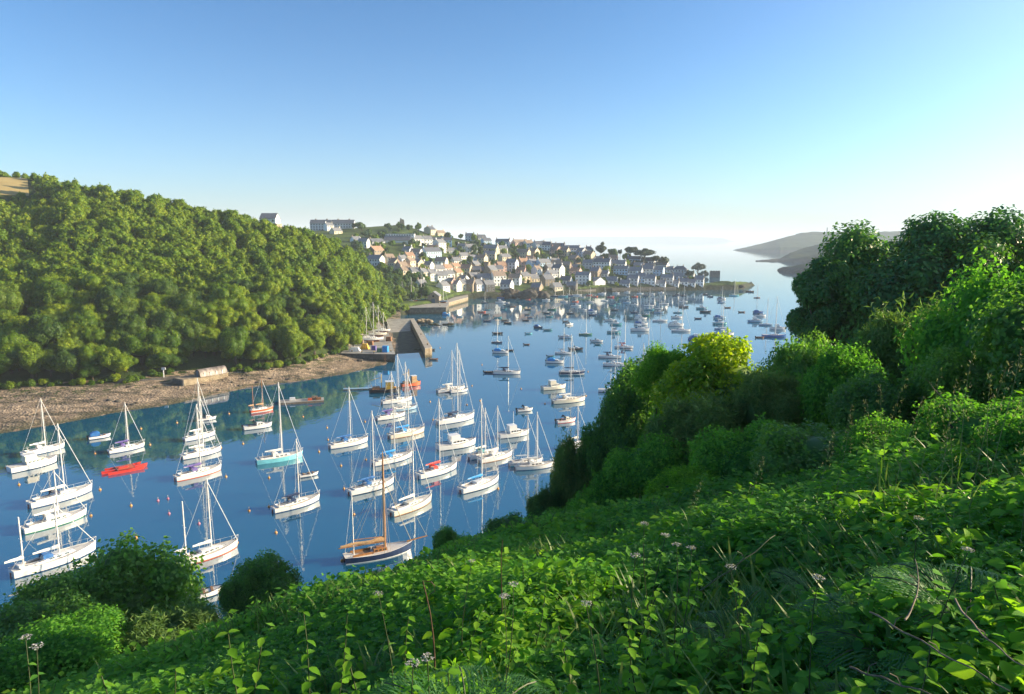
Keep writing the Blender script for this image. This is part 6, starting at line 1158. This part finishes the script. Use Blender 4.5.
def stemplant(name, px, py, d, bend, kind, label, cat_, group, seed, mstem='stem', curl=False):
    """a single stem rooted in the slope whose tip shows at this sight line"""
    r = np.random.default_rng(seed); c = at(px, py, d); h0 = z0(c[0], c[1]); H = max(c[2] - h0, .35); t = empty(name, (c[0] - bend * .6, c[1], h0)); n = 10; P = []
    for k in range(n): u = k / (n - 1); P.append((bend * .6 * u ** 1.6 + .02 * math.sin(u * 6 + seed), .05 * math.sin(u * 4 + seed), H * (u if not curl else u - .06 * max(u - .8, 0) * 5)))
    if curl: e = P[-1]; P += [(e[0] + .03 + .05 * math.sin(a), e[1], e[2] - .05 + .05 * math.cos(a)) for a in (.5, 1.2, 2.0, 3.0)]
    b = MB(); th_ = {'grass': .0028, 'leafy': .005, 'flower': .004}.get(kind, .006); b.tube(P, [th_ * (1.2 - .8 * i / len(P)) for i in range(len(P))], 5); b.build('stalk', M[mstem], t)
    P = np.array(P); m_ = 0
    if kind == 'grass':
        m_ = 64; u = r.uniform(.70, 1, m_); Q = np.stack([np.interp(u, np.linspace(0, 1, len(P)), P[:, k]) for k in range(3)], 1); a = r.uniform(0, 6.28, m_); w = (1 - u) / .3 * .07 + .01
        Q += np.stack([np.cos(a) * w * .6 + bend * .05, np.sin(a) * w * .6, -w * .3], 1); V, T, C = leaves(LN, Q, r.normal(size=(m_, 3)), np.stack([np.cos(a) * .5, np.sin(a) * .5, np.ones(m_)], 1), r.uniform(.014, .03, m_), r.uniform(.3, 1, m_)); link('seed_head', tri_mesh('seed_head', V, T, M['straw'], C), t)
        m2 = 4; u = r.uniform(.1, .5, m2); Q = np.stack([np.interp(u, np.linspace(0, 1, len(P)), P[:, k]) for k in range(3)], 1); a = r.uniform(0, 6.28, m2); V, T, C = leaves(LG, Q, np.stack([np.cos(a), np.sin(a), np.full(m2, .3)], 1), np.stack([np.cos(a) * .6, np.sin(a) * .6, np.ones(m2)], 1), r.uniform(.14, .26, m2), r.uniform(.2, .7, m2)); link('blade', tri_mesh('blade', V, T, M['grass_leaf'], C), t)
    if kind == 'flower':
        m_ = 70; a = r.uniform(0, 6.28, m_); w = .026 * np.sqrt(r.random(m_)); e = P[-1]; Q = e + np.stack([np.cos(a) * w, np.sin(a) * w, .02 - w * w * 6], 1); V, T, C = leaves(LQ, Q, np.tile([0, 0, 1.0], (m_, 1)) + r.normal(0, .5, (m_, 3)), r.normal(size=(m_, 3)), r.uniform(.006, .011, m_), r.uniform(0, 1, m_)); link('blossom', tri_mesh('blossom', V, T, M['petal'], C), t)
    if kind in ('flower', 'leafy'):
        m2 = 12 if kind == 'flower' else 36; u = np.repeat(np.linspace(.15, .93 if kind == 'flower' else 1, m2 // 2), 2); Q = np.stack([np.interp(u, np.linspace(0, 1, len(P)), P[:, k]) for k in range(3)], 1); a = np.tile([0, PI], m2 // 2) + np.repeat(np.arange(m2 // 2), 2) * 1.5 + seed
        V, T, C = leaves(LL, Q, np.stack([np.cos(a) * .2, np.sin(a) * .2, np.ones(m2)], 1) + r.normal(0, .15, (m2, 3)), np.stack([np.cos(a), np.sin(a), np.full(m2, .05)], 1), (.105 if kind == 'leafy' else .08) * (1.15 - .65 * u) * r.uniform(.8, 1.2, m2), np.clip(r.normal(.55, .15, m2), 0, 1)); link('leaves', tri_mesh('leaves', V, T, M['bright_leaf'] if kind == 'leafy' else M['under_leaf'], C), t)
    tag(t, label, cat_, group); return t
GS = [(905, 378, 7.0, .3), (884, 385, 7.5, -.2), (918, 396, 6.5, .25), (936, 368, 7.2, .1), (962, 378, 6.0, .3), (978, 352, 6.4, .15), (992, 372, 6.0, -.2), (1003, 360, 5.6, .2), (1015, 345, 5.8, .15), (870, 400, 7.0, -.3), (852, 405, 8.0, .25), (760, 455, 7.5, .2), (1020, 400, 5, -.2), (700, 480, 8, .25), (945, 405, 6, -.25), (830, 430, 8, .2)]
for i, (px, py, d, be) in enumerate(sorted(GS)): stemplant('grass_stem', px, py, d, be, 'grass', 'pale seeding grass stem on the right of the slope, %s from the left' % ordn(i + 1), 'grass stem', 'seeding grass stems on the right', i, 'straw')
FL = [(645, 524, 4.2), (662, 534, 4.0), (690, 552, 3.8), (640, 560, 3.4), (500, 598, 3.2), (512, 590, 3.3), (430, 655, 2.5), (418, 668, 2.4), (30, 655, 3.6), (22, 640, 4.0), (735, 575, 3.2), (826, 585, 3.0), (672, 545, 3.8), (590, 612, 3.0), (920, 520, 4.0), (470, 560, 4.6), (960, 548, 3.6), (380, 600, 3.8)]
for i, (px, py, d) in enumerate(sorted(FL)): stemplant('flowering_weed', px, py, d, .12 if i % 2 else -.12, 'flower', 'small whitish flower head above the weeds, %s from the left' % ordn(i + 1), 'flower', 'whitish flower heads in the weeds', 40 + i)
LF = [(300, 585, 3.6), (262, 605, 3.0), (232, 600, 3.2), (345, 590, 3.8), (412, 590, 3.6), (480, 575, 4.2), (545, 560, 4.4), (600, 545, 5.0), (655, 560, 4.0), (700, 535, 5.0), (740, 560, 3.8), (770, 600, 3.0), (350, 640, 2.6), (450, 640, 2.6), (560, 600, 3.2), (630, 590, 3.2), (820, 560, 3.8), (880, 540, 4.2), (680, 655, 2.4), (180, 640, 3.4), (520, 535, 6.0), (1000, 560, 3.6), (930, 600, 2.8), (850, 650, 2.4), (100, 650, 4)]
for i, (px, py, d) in enumerate(sorted(LF)): stemplant('nettle', px, py + 27, d, .2 if i % 2 else -.15, 'leafy', 'leafy bright green nettle rising from the foreground, %s from the left' % ordn(i + 1), 'nettle', 'nettles in the foreground', 80 + i)
for i, (px, py, d, be, lb) in enumerate([(424, 572, 4.2, -.1, 'thin dark stem with a hooked tip in front of the water, centre left'), (505, 540, 5, .1, 'thin dark upright stem at the brow of the slope')]): stemplant('dead_shoot', px, py, d, be, 'bare', lb, 'stem', 'bare stems in the foreground', 130 + i, 'red_stem', i == 0)
for i, (p0, p1, p2, lb) in enumerate([((870, 612, 2.6), (935, 650, 2.2), (1010, 690, 1.9), 'long dry straw lying across the bottom right corner'), ((850, 668, 2.1), (890, 680, 2.0), (960, 705, 1.8), 'pale dry stalk lying at the very bottom right'), ((955, 600, 2.6), (980, 640, 2.3), (1030, 670, 2.0), 'dry bent stalk at the right edge near the bottom'), ((905, 620, 2.5), (925, 590, 2.7), (915, 560, 2.9), 'leaning dry stalk crossing the long straw'), ((700, 590, 3.0), (740, 565, 3.0), (775, 535, 3.2), 'twining green tendril in the right hand weeds'), ((960, 420, 6), (940, 395, 6.3), (925, 378, 6.2), 'pale arching cane among the tall grasses')]):
    A, B_, C_ = [Vector(at(*q)) for q in (p0, p1, p2)]; t = empty('dry_stalk', A); P = [((1 - u) ** 2 * A + 2 * u * (1 - u) * B_ + u * u * C_) - A for u in [k / 14 for k in range(15)]]; P = [Vector((p.x, p.y, p.z + .004 * math.sin(k * 1.3 + i))) for k, p in enumerate(P)]
    b = MB(); b.tube(P, [.0036 - .00015 * k for k in range(15)], 5); b.build('stalk', M['stem' if i == 4 else 'dead_stem'], t)
    b = MB()
    for k in (3, 8): s = 1 if k % 2 else -1; b.tube([P[k], P[k] + Vector((.01 * s, .01, .02)), P[k] + Vector((.03 * s, .01, .03))], .0016, 4)
    b.build('twig', M['stem' if i == 4 else 'dead_stem'], t); tag(t, lb, 'stalk')
USE_HAZE=True; EXPO=1.5
LOWSKY = (1.5, 1.02, .95); SKTINT = (.55, .82, .78); GLOW = (2.5, 1.45, .9)
SKA = .25
# ------------------------------------------------------------------ air, light, camera
hz = MB(); hz.box(-31000, 31000, -2600, 31000, -8, 190)
m, nt = newmat('haze_air'); pv = N_(nt, 'ShaderNodeVolumePrincipled'); pv.inputs['Density'].default_value = 0.00014; pv.inputs['Color'].default_value = (.80, .90, 1.0, 1); pv.inputs['Anisotropy'].default_value = 0
o_ = N_(nt, 'ShaderNodeOutputMaterial'); nt.links.new(pv.outputs[0], o_.inputs['Volume'])
if USE_HAZE: tag(hz.build('haze', m), 'thin sea haze over the whole harbour', 'haze', kind='stuff')

SUN_AZ, SUN_EL = 82.0, 17.0
world = bpy.data.worlds.new('World'); scene.world = world; world.use_nodes = True; nt = world.node_tree
bg = nt.nodes['Background']; sky = nt.nodes.new('ShaderNodeTexSky'); sky.sky_type = 'NISHITA'; sky.sun_disc = False
sky.sun_elevation = R(SUN_EL); sky.sun_rotation = R(SUN_AZ); sky.altitude = 50; sky.air_density = .9; sky.dust_density = 1.5; sky.ozone_density = 5.0
def vm(op, a, v):
    n = nt.nodes.new('ShaderNodeVectorMath'); n.operation = op; nt.links.new(a, n.inputs[0]); n.inputs[3 if op == 'SCALE' else 1].default_value = v; return n.outputs[0]
gm = nt.nodes.new('ShaderNodeGamma'); gm.inputs[1].default_value = 1.25; nt.links.new(vm('SCALE', sky.outputs[0], SKA), gm.inputs[0])
tc_ = nt.nodes.new('ShaderNodeTexCoord'); sz_ = nt.nodes.new('ShaderNodeSeparateXYZ'); nt.links.new(tc_.outputs['Generated'], sz_.inputs[0])
mz = nt.nodes.new('ShaderNodeMath'); mz.operation = 'MULTIPLY'; nt.links.new(sz_.outputs['Z'], mz.inputs[0]); mz.inputs[1].default_value = -9.0
mc = nt.nodes.new('ShaderNodeMath'); mc.operation = 'MINIMUM'; nt.links.new(mz.outputs[0], mc.inputs[0]); mc.inputs[1].default_value = 0.0
ex = nt.nodes.new('ShaderNodeMath'); ex.operation = 'EXPONENT'; nt.links.new(mc.outputs[0], ex.inputs[0])
low = nt.nodes.new('ShaderNodeVectorMath'); low.operation = 'SCALE'; low.inputs[0].default_value = LOWSKY; nt.links.new(ex.outputs[0], low.inputs[3])
sc_ = vm('MULTIPLY', vm('SCALE', gm.outputs[0], 1 / SKA), SKTINT); ad_ = nt.nodes.new('ShaderNodeVectorMath'); ad_.operation = 'ADD'; nt.links.new(sc_, ad_.inputs[0]); nt.links.new(low.outputs[0], ad_.inputs[1])
sd_ = (math.sin(R(SUN_AZ)) * math.cos(R(SUN_EL)), math.cos(R(SUN_AZ)) * math.cos(R(SUN_EL)), math.sin(R(SUN_EL)))   # bright aureole of the sea air round the sun
dt_ = nt.nodes.new('ShaderNodeVectorMath'); dt_.operation = 'DOT_PRODUCT'; nt.links.new(tc_.outputs['Generated'], dt_.inputs[0]); dt_.inputs[1].default_value = sd_
mx_ = nt.nodes.new('ShaderNodeMath'); mx_.operation = 'MAXIMUM'; nt.links.new(dt_.outputs['Value'], mx_.inputs[0]); mx_.inputs[1].default_value = 0
pw_ = nt.nodes.new('ShaderNodeMath'); pw_.operation = 'POWER'; nt.links.new(mx_.outputs[0], pw_.inputs[0]); pw_.inputs[1].default_value = 4
gl_ = nt.nodes.new('ShaderNodeVectorMath'); gl_.operation = 'SCALE'; gl_.inputs[0].default_value = GLOW; nt.links.new(pw_.outputs[0], gl_.inputs[3])
a2_ = nt.nodes.new('ShaderNodeVectorMath'); a2_.operation = 'ADD'; nt.links.new(ad_.outputs[0], a2_.inputs[0]); nt.links.new(gl_.outputs[0], a2_.inputs[1])
nt.links.new(a2_.outputs[0], bg.inputs[0]); bg.inputs[1].default_value = .104
sl = bpy.data.lights.new('sun', 'SUN'); sl.energy = 4.1; sl.angle = R(.5); sl.color = (1.0, .78, .50)
so = bpy.data.objects.new('sun', sl); COL.objects.link(so)
dv = Vector((math.sin(R(SUN_AZ)) * math.cos(R(SUN_EL)), math.cos(R(SUN_AZ)) * math.cos(R(SUN_EL)), math.sin(R(SUN_EL))))
so.rotation_euler = (-dv).to_track_quat('-Z', 'Y').to_euler()
cam = bpy.data.cameras.new('camera'); co = bpy.data.objects.new('camera', cam); COL.objects.link(co); scene.camera = co
cam.sensor_width = 36; cam.lens = 36 * F / 1024; cam.clip_start = .1; cam.clip_end = 80000
co.location = (0, 0, CAMZ); co.rotation_euler = (PI / 2 - PITCH, 0, 0)
vs = scene.view_settings; vs.view_transform = 'Standard'; vs.look = 'None'; vs.exposure = EXPO; vs.gamma = 1
scene.render.engine = 'CYCLES'; scene.render.resolution_x = 1024; scene.render.resolution_y = 694
cy = scene.cycles; cy.max_bounces = 9; cy.transmission_bounces = 5; cy.diffuse_bounces = 5; cy.glossy_bounces = 3; cy.volume_bounces = 1; cy.transparent_max_bounces = 4
print('objects', len(bpy.data.objects))
